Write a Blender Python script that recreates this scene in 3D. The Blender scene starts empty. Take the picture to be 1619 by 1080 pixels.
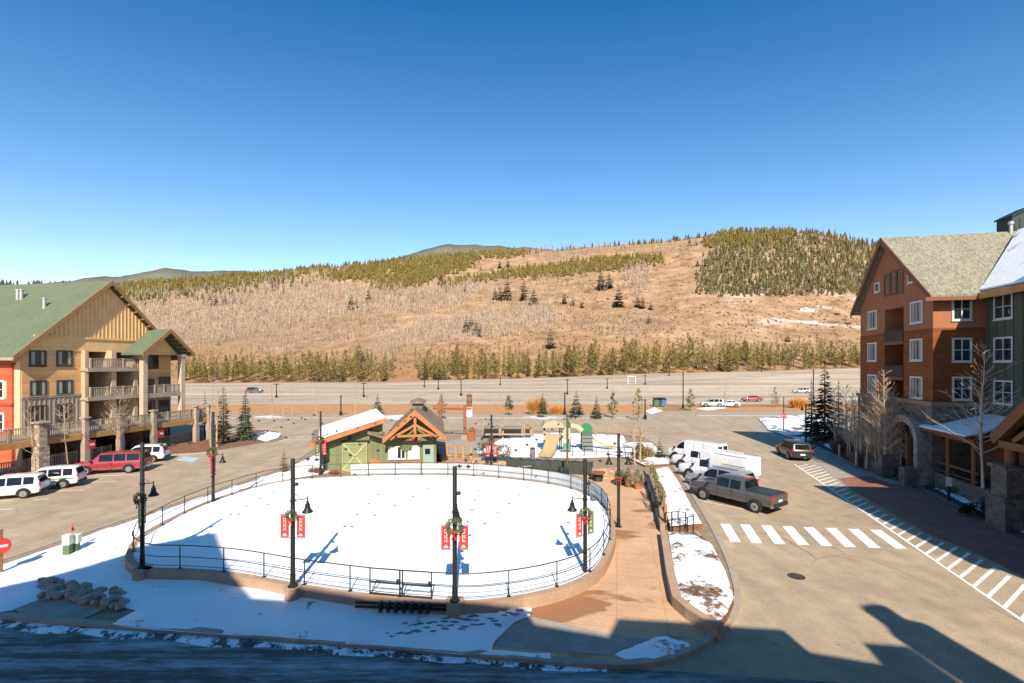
import bpy, bmesh, math, random
import numpy as np
from mathutils import Vector, Matrix
random.seed(7); rng = np.random.default_rng(11)
R = math.radians
scene = bpy.context.scene
COL = scene.collection
# ---------------------------------------------------------------- camera geometry (metres, camera above the street)
F, H, CX, HY = 780.0, 9.5, 809.5, 575.0
W0 = 1619.0
def G(px, py, z=0.0):
    Y = F*(H-z)/(py-HY); return Vector(((px-CX)/F*Y, Y, z))
def ppm(py, z=0.0):                      # photo pixels per metre at a ground point
    return (py-HY)/(H-z)
# ---------------------------------------------------------------- mesh helpers
class MB:
    def __init__(s): s.v=[]; s.f=[]; s.mi=[]
    def add(s, vs, fs, mi=0):
        o=len(s.v); s.v.extend([tuple(p) for p in vs]); s.f.extend([tuple(i+o for i in f) for f in fs]); s.mi.extend([mi]*len(fs)); return s
    def box(s, cx, cy, cz, sx, sy, sz, rz=0, mi=0):
        c,sn=math.cos(rz),math.sin(rz); vs=[]
        for dz in (-.5,.5):
            for dx,dy in ((-.5,-.5),(.5,-.5),(.5,.5),(-.5,.5)):
                x,y=dx*sx,dy*sy; vs.append((cx+x*c-y*sn, cy+x*sn+y*c, cz+dz*sz))
        return s.add(vs,[(3,2,1,0),(4,5,6,7),(0,1,5,4),(1,2,6,5),(2,3,7,6),(3,0,4,7)],mi)
    def bx(s, x0,x1,y0,y1,z0,z1,mi=0): return s.box((x0+x1)/2,(y0+y1)/2,(z0+z1)/2,abs(x1-x0),abs(y1-y0),abs(z1-z0),0,mi)
    def beam(s, p, q, w, h=None, mi=0):
        p,q=Vector(p),Vector(q); h=h or w; d=(q-p)
        if d.length<1e-6: return s
        d.normalize(); up=Vector((0,0,1)) if abs(d.z)<.95 else Vector((0,1,0))
        a=d.cross(up).normalized()*w/2; b=a.cross(d).normalized()*h/2
        vs=[p-a-b,p+a-b,p+a+b,p-a+b,q-a-b,q+a-b,q+a+b,q-a+b]
        return s.add(vs,[(3,2,1,0),(4,5,6,7),(0,1,5,4),(1,2,6,5),(2,3,7,6),(3,0,4,7)],mi)
    def tube(s, pts, rad, n=6, mi=0, cap=True):
        pts=[Vector(p) for p in pts]
        if not hasattr(rad,'__len__'): rad=[rad]*len(pts)
        vs=[];k=len(pts)
        for i,p in enumerate(pts):
            d=(pts[min(i+1,k-1)]-pts[max(i-1,0)])
            d=d.normalized() if d.length>1e-9 else Vector((0,0,1))
            up=Vector((0,0,1)) if abs(d.z)<.9 else Vector((1,0,0))
            a=d.cross(up).normalized(); b=a.cross(d)
            for j in range(n):
                t=2*math.pi*j/n; vs.append(p+(a*math.cos(t)+b*math.sin(t))*rad[i])
        fs=[(i*n+j,i*n+(j+1)%n,(i+1)*n+(j+1)%n,(i+1)*n+j) for i in range(k-1) for j in range(n)]
        if cap: fs+= [tuple(range(n))[::-1], tuple((k-1)*n+j for j in range(n))]
        return s.add(vs,fs,mi)
    def lathe(s, prof, n=16, c=(0,0,0), axis='z', mi=0, arc=1.0):
        vs=[]
        for r,z in prof:
            for j in range(n):
                t=2*math.pi*j/n
                if axis=='z': vs.append((c[0]+r*math.cos(t),c[1]+r*math.sin(t),c[2]+z))
                elif axis=='y': vs.append((c[0]+r*math.cos(t),c[1]+z,c[2]+r*math.sin(t)))
                else: vs.append((c[0]+z,c[1]+r*math.cos(t),c[2]+r*math.sin(t)))
        k=len(prof)
        fs=[(i*n+j,i*n+(j+1)%n,(i+1)*n+(j+1)%n,(i+1)*n+j) for i in range(k-1) for j in range(n)]
        if prof[0][0]>1e-6: fs.append(tuple(range(n))[::-1])
        if prof[-1][0]>1e-6: fs.append(tuple((k-1)*n+j for j in range(n)))
        return s.add(vs,fs,mi)
    def extr(s, poly, vec, mi=0):          # planar polygon (3d points) pushed along vec
        k=len(poly); v=Vector(vec); vs=[Vector(p) for p in poly]; vs+= [p+v for p in vs]
        fs=[tuple(range(k))[::-1], tuple(range(k,2*k))]+[(i,(i+1)%k,k+(i+1)%k,k+i) for i in range(k)]
        return s.add(vs,fs,mi)
    def quad(s, a,b,c,d,mi=0): return s.add([a,b,c,d],[(0,1,2,3)],mi)
    def tri(s,a,b,c,mi=0): return s.add([a,b,c],[(0,1,2)],mi)
    def build(s, name, mats, parent=None, smooth=False, fix=True, sharp=40):
        me=bpy.data.meshes.new(name); me.from_pydata(s.v,[],s.f)
        if not isinstance(mats,(list,tuple)): mats=[mats]
        for m in mats: me.materials.append(m)
        if len(mats)>1: me.polygons.foreach_set('material_index',s.mi)
        if fix:
            b=bmesh.new(); b.from_mesh(me); bmesh.ops.recalc_face_normals(b,faces=b.faces[:]); b.to_mesh(me); b.free()
        if smooth:
            me.polygons.foreach_set('use_smooth',[True]*len(me.polygons))
            me.set_sharp_from_angle(angle=R(sharp))
        me.update()
        o=bpy.data.objects.new(name,me); COL.objects.link(o)
        if parent is not None: o.parent=parent
        return o
def thing(name,label,cat,loc=(0,0,0),rz=0,group=None):
    o=bpy.data.objects.new(name,None); COL.objects.link(o); o.empty_display_size=.3
    o.location=loc; o.rotation_euler=(0,0,rz); o['label']=label; o['category']=cat
    if group: o['group']=group
    return o
def tag(o,label,cat,group=None,kind=None):
    o['label']=label; o['category']=cat
    if group: o['group']=group
    if kind: o['kind']=kind
    return o
def struct(o,label=None,kind='structure'):
    o['kind']=kind
    if label: o['label']=label; o['category']=o.name.split('.')[0].replace('_',' ')
    return o
def dup(root,loc,rz=0,label=None,scale=None):
    def rec(o,par):
        c=o.copy(); COL.objects.link(c)
        if par is not None: c.parent=par
        for ch in list(kids.get(o.name,[])): rec(ch,c)
        return c
    kids={}
    for ch in root.children_recursive: kids.setdefault(ch.parent.name,[]).append(ch)
    c=rec(root,None); c.location=loc; c.rotation_euler=(0,0,rz)
    if label: c['label']=label
    if scale is not None: c.scale=(scale,)*3 if not hasattr(scale,'__len__') else scale
    return c
# ---------------------------------------------------------------- materials
def nt(name):
    m=bpy.data.materials.new(name); m.use_nodes=True; t=m.node_tree; t.nodes.clear()
    out=t.nodes.new('ShaderNodeOutputMaterial'); p=t.nodes.new('ShaderNodeBsdfPrincipled'); t.links.new(p.outputs[0],out.inputs[0])
    return m,t,p
def N(t,typ,**kw):
    n=t.nodes.new('ShaderNode'+typ)
    for k,v in kw.items():
        if k.startswith('i_'):
            key=k[2:]; key=int(key) if key.isdigit() else key
            n.inputs[key].default_value=v
        else: setattr(n,k,v)
    return n
def coords(t,kind='pos',scale=(1,1,1),rot=(0,0,0)):
    if kind=='pos': src=N(t,'NewGeometry').outputs['Position']
    else: src=N(t,'TexCoord').outputs['Object']
    mp=N(t,'Mapping'); mp.inputs['Scale'].default_value=scale; mp.inputs['Rotation'].default_value=rot
    t.links.new(src,mp.inputs[0]); return mp.outputs[0]
def noise(t,vec,scale,detail=4,rough=.6,dist=0):
    n=N(t,'TexNoise'); n.inputs['Scale'].default_value=scale; n.inputs['Detail'].default_value=detail; n.inputs['Roughness'].default_value=rough; n.inputs['Distortion'].default_value=dist
    t.links.new(vec,n.inputs['Vector']); return n.outputs['Fac']
def ramp(t,fac,stops):
    r=N(t,'ValToRGB'); e=r.color_ramp.elements
    while len(e)<len(stops): e.new(.5)
    for el,(p,c) in zip(e,stops):
        el.position=p; el.color=(c,c,c,1) if not hasattr(c,'__len__') else (*c[:3],1)
    t.links.new(fac,r.inputs[0]); return r.outputs[0]
def mix(t,fac,a,b,mode='MIX'):
    m=N(t,'Mix',data_type='RGBA',blend_type=mode)
    for idx,v in ((0,fac),(6,a),(7,b)):
        if hasattr(v,'is_linked'): t.links.new(v,m.inputs[idx])
        elif idx==0: m.inputs[0].default_value=v
        else: m.inputs[idx].default_value=(*v[:3],1)
    return m.outputs[2]
def mth(t,op,a,b=None,clamp=False):
    m=N(t,'Math',operation=op,use_clamp=clamp)
    for i,v in enumerate((a,b)):
        if v is None: continue
        if hasattr(v,'is_linked'): t.links.new(v,m.inputs[i])
        else: m.inputs[i].default_value=v
    return m.outputs[0]
def bump(t,p,h,strength=.3,dist=.05):
    b=N(t,'Bump'); b.inputs['Strength'].default_value=strength; b.inputs['Distance'].default_value=dist
    t.links.new(h,b.inputs['Height']); t.links.new(b.outputs[0],p.inputs['Normal'])
def link(t,s,p,name='Base Color'): t.links.new(s,p.inputs[name])
MATS={}
def mat(name,col,rough=.75,var=.18,scale=1.5,metal=0,bmp=0,kind='obj',fine=0,spec=.3,island=0):
    """plain weathered material: base colour broken by two noises"""
    if name in MATS: return MATS[name]
    m,t,p=nt(name); v=coords(t,kind)
    a=noise(t,v,scale,5); c=[x*(1-var) for x in col]; d=[min(1,x*(1+var)) for x in col]
    out=ramp(t,a,[(.3,c),(.7,d)])
    if fine:
        b=noise(t,v,scale*12,3); out=mix(t,fine,out,ramp(t,b,[(.35,[x*.5 for x in col]),(.65,[min(1,x*1.35) for x in col])]))
    if island:
        g=N(t,'NewGeometry').outputs['Random Per Island']
        out=mix(t,1.0,out,ramp(t,g,[(0,1-island),(1,1+island*.6)]),'MULTIPLY')
    link(t,out,p); p.inputs['Roughness'].default_value=rough; p.inputs['Metallic'].default_value=metal
    p.inputs['Specular IOR Level'].default_value=spec
    if bmp: bump(t,p,noise(t,v,scale*8,4),bmp,.04)
    MATS[name]=m; return m
def leafmat(name,c0,c1,c2=None,trans=.25,kind='island'):
    """foliage: colour differs from clump to clump"""
    if name in MATS: return MATS[name]
    m,t,p=nt(name); g=N(t,'NewGeometry').outputs['Random Per Island']
    o=N(t,'ObjectInfo').outputs['Random']
    st=[(0,c0),(1,c1)] if c2 is None else [(0,c0),(.55,c1),(1,c2)]
    col=ramp(t,g,st); col=mix(t,1.0,col,ramp(t,o,[(0,.75),(1,1.2)]),'MULTIPLY')
    link(t,col,p); p.inputs['Roughness'].default_value=.8; p.inputs['Specular IOR Level'].default_value=.15
    MATS[name]=m; return m
def siding(name,col,pitch=.18,axis='z',var=.12,depth=.5):
    """boards: each board its own tone, a shadowed lap line by bump"""
    if name in MATS: return MATS[name]
    m,t,p=nt(name); v=coords(t,'obj'); s=N(t,'SeparateXYZ'); t.links.new(v,s.inputs[0])
    z=s.outputs['XYZ'.index(axis.upper())]
    q=mth(t,'DIVIDE',z,pitch); fl=mth(t,'FLOOR',q); fr=mth(t,'FRACT',q)
    wn=N(t,'TexWhiteNoise',noise_dimensions='1D'); t.links.new(fl,wn.inputs['W'])
    base=ramp(t,wn.outputs[0],[(0,[x*(1-var) for x in col]),(1,[min(1,x*(1+var)) for x in col])])
    dirt=noise(t,v,.6,6); base=mix(t,1,base,ramp(t,dirt,[(.3,.82),(.7,1.06)]),'MULTIPLY')
    link(t,base,p); p.inputs['Roughness'].default_value=.75; p.inputs['Specular IOR Level'].default_value=.2
    bump(t,p,ramp(t,fr,[(0,0),(.1,1),(1,.75)]),depth,.03)
    MATS[name]=m; return m
def stone(name,c0,c1,c2,scale=2.2,mortar=(.16,.14,.12)):
    if name in MATS: return MATS[name]
    m,t,p=nt(name); v=coords(t,'obj',(1,1,1.5))
    vo=N(t,'TexVoronoi',feature='F1'); vo.inputs['Scale'].default_value=scale; t.links.new(v,vo.inputs['Vector'])
    ve=N(t,'TexVoronoi',feature='DISTANCE_TO_EDGE'); ve.inputs['Scale'].default_value=scale; t.links.new(v,ve.inputs['Vector'])
    sx=N(t,'SeparateColor'); t.links.new(vo.outputs['Color'],sx.inputs[0])
    col=ramp(t,sx.outputs[0],[(0,c0),(.5,c1),(1,c2)]); col=mix(t,1,col,ramp(t,noise(t,v,6,5),[(.3,.75),(.7,1.15)]),'MULTIPLY')
    e=ramp(t,ve.outputs['Distance'],[(0,0),(.07,1)]); col=mix(t,e,mortar,col)
    link(t,col,p); p.inputs['Roughness'].default_value=.85; bump(t,p,e,.6,.05)
    MATS[name]=m; return m
def glass(name,col=(.02,.03,.035),rough=.05):
    if name in MATS: return MATS[name]
    m,t,p=nt(name); v=coords(t,'obj'); a=noise(t,v,.9,2)
    link(t,ramp(t,a,[(.35,[x*.6 for x in col]),(.65,[x*1.6 for x in col])]),p); p.inputs['Roughness'].default_value=rough; p.inputs['Specular IOR Level'].default_value=.6
    MATS[name]=m; return m
def paint(name,col,rough=.3,metal=0.0,coat=.6):
    if name in MATS: return MATS[name]
    m,t,p=nt(name); v=coords(t,'obj'); a=noise(t,v,2.5,5)
    s=N(t,'SeparateXYZ'); t.links.new(v,s.inputs[0])
    low=ramp(t,s.outputs[2],[(.25,1),(.75,0)])                      # road salt on the sills
    dirt=mth(t,'MULTIPLY',low,ramp(t,noise(t,v,7,4),[(.35,0.1),(.7,.8)]))
    c=ramp(t,a,[(.3,[x*.93 for x in col]),(.7,col)]); c=mix(t,dirt,c,(.32,.29,.25))
    for x0 in (-1.3,-.3,.8):                                       # door shut lines
        d=mth(t,'ABSOLUTE',mth(t,'SUBTRACT',s.outputs[0],x0)); ln=ramp(t,d,[(.012,.85),(.02,0)]); zz=ramp(t,s.outputs[2],[(.40,0),(.42,1)])
        c=mix(t,mth(t,'MULTIPLY',ln,zz),c,(.01,.01,.01))
    link(t,c,p); p.inputs['Roughness'].default_value=rough; p.inputs['Metallic'].default_value=metal; p.inputs['Coat Weight'].default_value=coat; p.inputs['Coat Roughness'].default_value=.08
    MATS[name]=m; return m
# ---------------------------------------------------------------- ground materials
def asphalt_mat(name,c0,c1,crack=1.0,streak=0.0,snow=0.0,rot=0.0,stain=.5,bay=(1,.06)):
    m,t,p=nt(name); v=coords(t)
    big=noise(t,v,.12,4); mid=noise(t,v,.9,6,.65); fine=noise(t,v,14,3)
    col=ramp(t,big,[(.3,c0),(.7,c1)])
    col=mix(t,1,col,ramp(t,mid,[(.25,.74),(.75,1.13)]),'MULTIPLY'); col=mix(t,1,col,ramp(t,fine,[(.25,.78),(.75,1.18)]),'MULTIPLY')
    vs=coords(t,'pos',(bay[0],bay[1],1),(0,0,rot)); tr=noise(t,vs,.8,4)
    col=mix(t,1,col,ramp(t,tr,[(.35,1-.25*stain),(.62,1.04)]),'MULTIPLY')
    if crack:
        w=N(t,'TexNoise'); w.inputs['Scale'].default_value=.7; w.inputs['Detail'].default_value=5; t.links.new(v,w.inputs['Vector'])
        vv=mix(t,.35,v,w.outputs['Color'],'ADD')
        ve=N(t,'TexVoronoi',feature='DISTANCE_TO_EDGE'); ve.inputs['Scale'].default_value=.13; t.links.new(vv,ve.inputs['Vector'])
        gate=ramp(t,noise(t,v,.09,2),[(.48,0),(.6,crack)])
        ck=mth(t,'MULTIPLY',ramp(t,ve.outputs['Distance'],[(0,1),(.006,0)]),gate)
        col=mix(t,mth(t,'MULTIPLY',ck,.6),col,(.06,.05,.045))
        sp=ramp(t,noise(t,v,2.3,2),[(.68,0),(.78,.55)]); col=mix(t,sp,col,(.1,.085,.07)); pt=ramp(t,noise(t,v,.22,3,.5,.6),[(.60,0),(.63,.3)]); col=mix(t,pt,col,[x*.62 for x in c0])
    rough=.85
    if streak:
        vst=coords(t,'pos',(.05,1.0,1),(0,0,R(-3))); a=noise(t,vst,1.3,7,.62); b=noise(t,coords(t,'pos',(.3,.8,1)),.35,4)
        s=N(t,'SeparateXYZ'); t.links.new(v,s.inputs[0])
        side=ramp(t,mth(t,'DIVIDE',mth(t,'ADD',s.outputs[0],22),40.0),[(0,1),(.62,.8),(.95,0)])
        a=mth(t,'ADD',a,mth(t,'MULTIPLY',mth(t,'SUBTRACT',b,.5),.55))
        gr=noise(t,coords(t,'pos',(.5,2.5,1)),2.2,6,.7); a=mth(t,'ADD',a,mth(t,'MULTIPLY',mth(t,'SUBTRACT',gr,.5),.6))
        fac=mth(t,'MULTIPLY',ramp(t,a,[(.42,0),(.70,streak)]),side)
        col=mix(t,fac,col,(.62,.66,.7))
    link(t,col,p); p.inputs['Roughness'].default_value=rough; p.inputs['Specular IOR Level'].default_value=.2
    bump(t,p,fine,.15,.02); MATS[name]=m; return m
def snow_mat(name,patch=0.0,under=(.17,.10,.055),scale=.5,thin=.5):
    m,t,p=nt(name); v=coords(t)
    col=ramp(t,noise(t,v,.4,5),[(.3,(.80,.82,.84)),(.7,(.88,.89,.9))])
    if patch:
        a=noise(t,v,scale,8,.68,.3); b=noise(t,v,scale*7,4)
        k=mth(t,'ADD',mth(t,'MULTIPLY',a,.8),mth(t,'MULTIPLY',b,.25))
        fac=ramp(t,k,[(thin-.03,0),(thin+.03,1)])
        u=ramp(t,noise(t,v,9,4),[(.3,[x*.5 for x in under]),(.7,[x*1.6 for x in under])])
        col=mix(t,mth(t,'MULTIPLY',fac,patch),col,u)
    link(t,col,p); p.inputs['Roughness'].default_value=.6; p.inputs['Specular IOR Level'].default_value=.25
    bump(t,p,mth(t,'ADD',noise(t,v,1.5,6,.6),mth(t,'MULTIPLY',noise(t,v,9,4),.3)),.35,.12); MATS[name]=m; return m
def plaza_mat(name):
    m,t,p=nt(name); v=coords(t)
    col=ramp(t,noise(t,v,.5,6),[(.3,(.48,.275,.15)),(.7,(.60,.38,.225))]); col=mix(t,1,col,ramp(t,noise(t,v,11,3),[(.3,.88),(.7,1.1)]),'MULTIPLY')
    wet=ramp(t,noise(t,coords(t,'pos',(.5,1,1)),.42,6,.5,.4),[(.545,0),(.58,1)])
    col=mix(t,mth(t,'MULTIPLY',wet,.85),col,(.27,.115,.045))
    br=N(t,'TexBrick'); br.inputs['Scale'].default_value=.28; br.inputs['Mortar Size'].default_value=.006; br.offset=0; t.links.new(coords(t,'pos',(1,1,1),(0,0,R(12))),br.inputs['Vector'])
    col=mix(t,mth(t,'MULTIPLY',br.outputs['Fac'],.35),col,(.2,.13,.09))
    link(t,col,p); p.inputs['Roughness'].default_value=.75; MATS[name]=m; return m
def brick_paving(name):
    m,t,p=nt(name); v=coords(t,'pos',(1,1,1),(0,0,R(13)))
    br=N(t,'TexBrick'); br.inputs['Scale'].default_value=2.6; br.inputs['Mortar Size'].default_value=.012; br.inputs['Color1'].default_value=(.34,.135,.09,1); br.inputs['Color2'].default_value=(.25,.1,.075,1); br.inputs['Mortar'].default_value=(.14,.08,.06,1)
    t.links.new(v,br.inputs['Vector']); col=mix(t,1,br.outputs['Color'],ramp(t,noise(t,coords(t),.6,5),[(.3,.8),(.7,1.15)]),'MULTIPLY')
    link(t,col,p); p.inputs['Roughness'].default_value=.8; MATS[name]=m; return m
def bed_mat(name,c0,c1,scale=3):
    m,t,p=nt(name); v=coords(t); a=noise(t,v,scale,7,.7); link(t,ramp(t,a,[(.3,c0),(.7,c1)]),p); p.inputs['Roughness'].default_value=.95
    bump(t,p,a,.7,.1); MATS[name]=m; return m
ASPH=asphalt_mat('asphalt',(.385,.295,.205),(.45,.35,.245),1,0,0,R(12))
ICY_SHADE=asphalt_mat('icy_shaded_asphalt',(.10,.105,.098),(.145,.148,.14),1,.72,0)  # dark base stands in for the building's shade; pale streaks are street snow
LOT=asphalt_mat('lot_asphalt',(.52,.405,.29),(.62,.49,.36),0,0,0,0,1.6,(.012,.11))
SNOW=snow_mat('snow'); ICE=snow_mat('rink_snow')
PATCH=snow_mat('patchy_snow',1,(.16,.09,.05),.55,.56); PATCH2=snow_mat('bank_snow',1,(.26,.2,.13),1.1,.66); THIN=snow_mat('thin_snow',1,(.15,.12,.09),.5,.50)
PLAZA=plaza_mat('plaza_concrete'); BRICK=brick_paving('brick_paving')
KERB=mat('kerb_concrete',(.36,.3,.24),.85,.2,2,0,.2,'pos',.3); CONC=mat('wall_concrete',(.40,.27,.18),.85,.16,1.2,0,.25,'pos',.25)
GREYC=mat('grey_concrete',(.33,.29,.25),.85,.2,1.5,0,.2,'pos',.25)
MULCH=bed_mat('mulch',(.10,.045,.025),(.27,.13,.07));
def worn_paint(name):
    m,t,p=nt(name); v=coords(t); w=mth(t,'ADD',mth(t,'MULTIPLY',noise(t,v,3.5,7,.75),.7),mth(t,'MULTIPLY',noise(t,v,.5,3),.3))
    link(t,mix(t,ramp(t,w,[(.47,0),(.64,.8)]),(.80,.79,.76),(.42,.33,.24)),p); p.inputs['Roughness'].default_value=.75; return m
DIRT=bed_mat('dry_grass',(.26,.15,.07),(.46,.29,.15),1.2); ORANGE=bed_mat('rust_grass',(.33,.15,.05),(.52,.28,.12),.8)
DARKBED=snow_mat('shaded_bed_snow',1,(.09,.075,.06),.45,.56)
WHITEP=worn_paint('road_paint')
BLACK=mat('black_metal',(.018,.019,.018),.45,.25,3); GLASS=glass('window_glass'); DARKGL=glass('dark_glass',(.012,.013,.014))

def sheet(name,pts,z,m,th=0.0):
    """flat ground sheet from photo-plan points (world XY); th>0 gives it a real edge"""
    mb=MB(); P=[(p[0],p[1],z) for p in pts]
    if th: mb.extr([(x,y,z-th) for x,y,_ in P],(0,0,th))
    else: mb.add(P,[tuple(range(len(P)))])
    o=mb.build(name,m)
    if not th:
        me=o.data
        if me.polygons[0].normal.z<0: me.flip_normals()
    return struct(o)
def smooth_line(pts,n=6,closed=False):
    pts=[Vector(p) for p in pts]; k=len(pts); out=[]
    rngi=range(k if closed else k-1)
    for i in rngi:
        p0=pts[(i-1)%k] if closed or i>0 else pts[0]; p1=pts[i]; p2=pts[(i+1)%k]; p3=pts[(i+2)%k] if closed or i+2<k else pts[-1]
        for j in range(n):
            t=j/n; out.append(.5*((2*p1)+(p2-p0)*t+(2*p0-5*p1+4*p2-p3)*t*t+(3*p1-p0-3*p2+p3)*t**3))
    if not closed: out.append(pts[-1])
    return out
def strip(mb,line,w,z0,z1,closed=False,mi=0,side=0):
    """kerb / wall following a plan line, width w"""
    L=[Vector((p[0],p[1],0)) for p in line]; k=len(L); vs=[]
    for i,p in enumerate(L):
        a=L[(i-1)%k] if closed or i>0 else L[i]; b=L[(i+1)%k] if closed or i<k-1 else L[i]
        d=(b-a).normalized(); n=Vector((-d.y,d.x,0)); zz0=z0(p) if callable(z0) else z0; zz1=z1(p) if callable(z1) else z1
        q0=p+n*(w/2+side); q1=p-n*(w/2-side)
        vs+= [(q0.x,q0.y,zz0),(q1.x,q1.y,zz0),(q1.x,q1.y,zz1),(q0.x,q0.y,zz1)]
    fs=[]
    for i in range(k if closed else k-1):
        a=4*i; b=4*((i+1)%k)
        for j in range(4): fs.append((a+j,a+(j+1)%4,b+(j+1)%4,b+j))
    if not closed: fs+= [(3,2,1,0),(4*k-4,4*k-3,4*k-2,4*k-1)]
    return mb.add(vs,fs,mi)
PG=lambda L,z=0: [G(x,y,z) for x,y in L]
# ---------------------------------------------------------------- terrain
SKX=[-800,-300,0,100,180,250,350,450,500,560,620,680,750,800,830,870,920,960,1000,1050,1100,1140,1180,1220,1280,1320,1360,1400,1450,1600,2000,2500]
SKY=[470,455,452,454,454,447,439,431,424,419,414,407,401,398,397,396,391,388,384,381,374,367,364,364,365,372,382,390,397,412,440,470]
BAX=[-800,0,300,600,660,850,1000,1200,1360,1700,2500]; BAY=[606,606,605,603,601,597,591,586,581,578,578]
DRX=[-800,0,300,600,800,1000,1200,1400,2500]; DRY=[1300,1250,1150,1000,980,900,850,850,1000]
D0=300.0
def fbm(x,y,s,seed):
    r=0;a=1
    for o in range(4):
        ph=seed*1.7+o*2.3; f=2**o/s
        r+= a*(math.sin(x*f+ph+1.3*math.sin(y*f*.7+ph))*math.cos(y*f*1.1-ph*.6+.9*math.sin(x*f*.8)));a*=.5
    return r
def ridge(px):
    e=(HY-np.interp(px,SKX,SKY))/F; d=np.interp(px,DRX,DRY); return d,H+e*d
def zterr(X,Y):
    if Y<150: return 0.0
    px=CX+F*X/Y; z0=H-(np.interp(px,BAX,BAY)-HY)/F*D0
    if Y<D0:
        t=(Y-150)/(D0-150); return float(z0*t*t*(3-2*t))
    d,zr=ridge(px); t=(Y-D0)/(d-D0)
    if t<=1: z=z0+(zr-z0)*t*(.5+1.0*t-.5*t*t)
    else: z=zr-(Y-d)*.25-((t-1)**2)*60
    w=max(0,min(1,t*4))*max(.15,min(1,(1-t)*3)) if t<1 else .15
    return float(z+w*fbm(X,Y,70,3)*3.2+w*fbm(X,Y,24,5)*.9)
cols=np.arange(-800,2401,20.0); rows=[100,115,130,150,165,180,200,220,240,260,280,300]+list(np.arange(312,1500,14.0))
mb=MB(); vs=[]
for Y in rows:
    for c in cols:
        X=(c-CX)/F*Y; vs.append((X,Y,zterr(X,Y)-.03))
nc=len(cols)
mb.add(vs,[(i*nc+j,i*nc+j+1,(i+1)*nc+j+1,(i+1)*nc+j) for i in range(len(rows)-1) for j in range(nc-1)])
def hill_mat():
    m,t,p=nt('hillside_grass'); v=coords(t)
    a=noise(t,v,.008,6,.6); b=noise(t,v,.05,7,.7); c=noise(t,v,.35,5,.7)
    col=ramp(t,a,[(.3,(.30,.17,.073)),(.5,(.305,.193,.10)),(.7,(.30,.212,.133))])
    col=mix(t,.75,col,ramp(t,b,[(.32,(.125,.075,.042)),(.47,(.315,.203,.115)),(.68,(.53,.36,.21))]))
    col=mix(t,ramp(t,c,[(.55,0),(.72,.6)]),col,(.15,.10,.065))
    s=N(t,'SeparateXYZ'); t.links.new(v,s.inputs[0])
    lowz=mth(t,'ADD',mth(t,'DIVIDE',s.outputs[2],75),mth(t,'MULTIPLY',mth(t,'SUBTRACT',a,.5),1.6))
    col=mix(t,ramp(t,lowz,[(.12,.6),(.5,0)]),col,mix(t,b,(.30,.145,.055),(.42,.24,.105)))
    right=ramp(t,mth(t,'DIVIDE',mth(t,'SUBTRACT',s.outputs[0],190),230),[(0,0),(.4,1)])
    zz=ramp(t,mth(t,'DIVIDE',s.outputs[2],100),[(.12,0),(.3,1),(.75,1),(1,0)])
    sn=ramp(t,noise(t,coords(t,'pos',(.6,1.4,1),(0,0,R(20))),.02,8,.72),[(.545,0),(.62,.75)])
    col=mix(t,mth(t,'MULTIPLY',mth(t,'MULTIPLY',sn,right),zz),col,(.72,.72,.73))
    link(t,col,p); p.inputs['Roughness'].default_value=.95; p.inputs['Specular IOR Level'].default_value=.1; bump(t,p,c,.8,1.2); return m
struct(mb.build('hillside',hill_mat(),None,True,True,180),'tan grassy mountainside rising behind the far parking lot')
mb=MB(); mb.quad((-206,-80,-.03),(206,-80,-.03),(206,100,-.03),(-206,100,-.03)); struct(mb.build('ground',DIRT))
# far ridges
def ridge_mesh(pts,D,depth,m,name,label):
    xs=np.arange(pts[0][0],pts[-1][0]+1,6.0); ys=np.interp(xs,[a for a,_ in pts],[b for _,b in pts]); mb=MB(); vs=[]
    ROW=[(-.62,-.5),(-.45,.35),(-.25,.66),(-.1,.9),(0,1),(.2,.85),(.6,.3)]
    for fr,hh in ROW:
        for x,y in zip(xs,ys):
            Y=D*(1+fr*depth); X=(x-CX)/F*D*(1+fr*depth*.4); z=H+(HY-y)/F*D
            z=z*hh+ (14*fbm(X,Y,120,9) if hh<1 else 6*fbm(X,Y,60,4)); vs.append((X,Y,z))
    n=len(xs); mb.add(vs,[(i*n+j,i*n+j+1,(i+1)*n+j+1,(i+1)*n+j) for i in range(len(ROW)-1) for j in range(n-1)])
    struct(mb.build(name,m,None,True,True,180),label)
def far_mat(name,c0,c1):
    m,t,p=nt(name); v=coords(t); a=noise(t,v,.012,7,.7); b=noise(t,coords(t,'pos',(1,1,.3)),.12,3)
    col=mix(t,.5,ramp(t,a,[(.35,c0),(.65,c1)]),ramp(t,b,[(.35,c0),(.65,c1)])); link(t,col,p); p.inputs['Roughness'].default_value=1; p.inputs['Specular IOR Level'].default_value=0; bump(t,p,b,.8,6); return m
FARM=far_mat('distant_forest',(.10,.105,.09),(.18,.17,.135))
ridge_mesh([(-500,475),(0,462),(60,450),(100,443),(130,440),(190,438),(235,428),(262,425),(300,429),(340,427),(370,428),(430,432),(520,450),(650,480)],2600,.35,FARM,'mountain','low grey forested mountain far off to the left')
ridge_mesh([(440,470),(560,425),(600,412),(640,402),(670,395),(700,389),(740,387),(790,389),(830,393),(900,400),(1000,440)],1900,.3,FARM,'mountain','grey summit just showing over the middle of the hillside')
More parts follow.
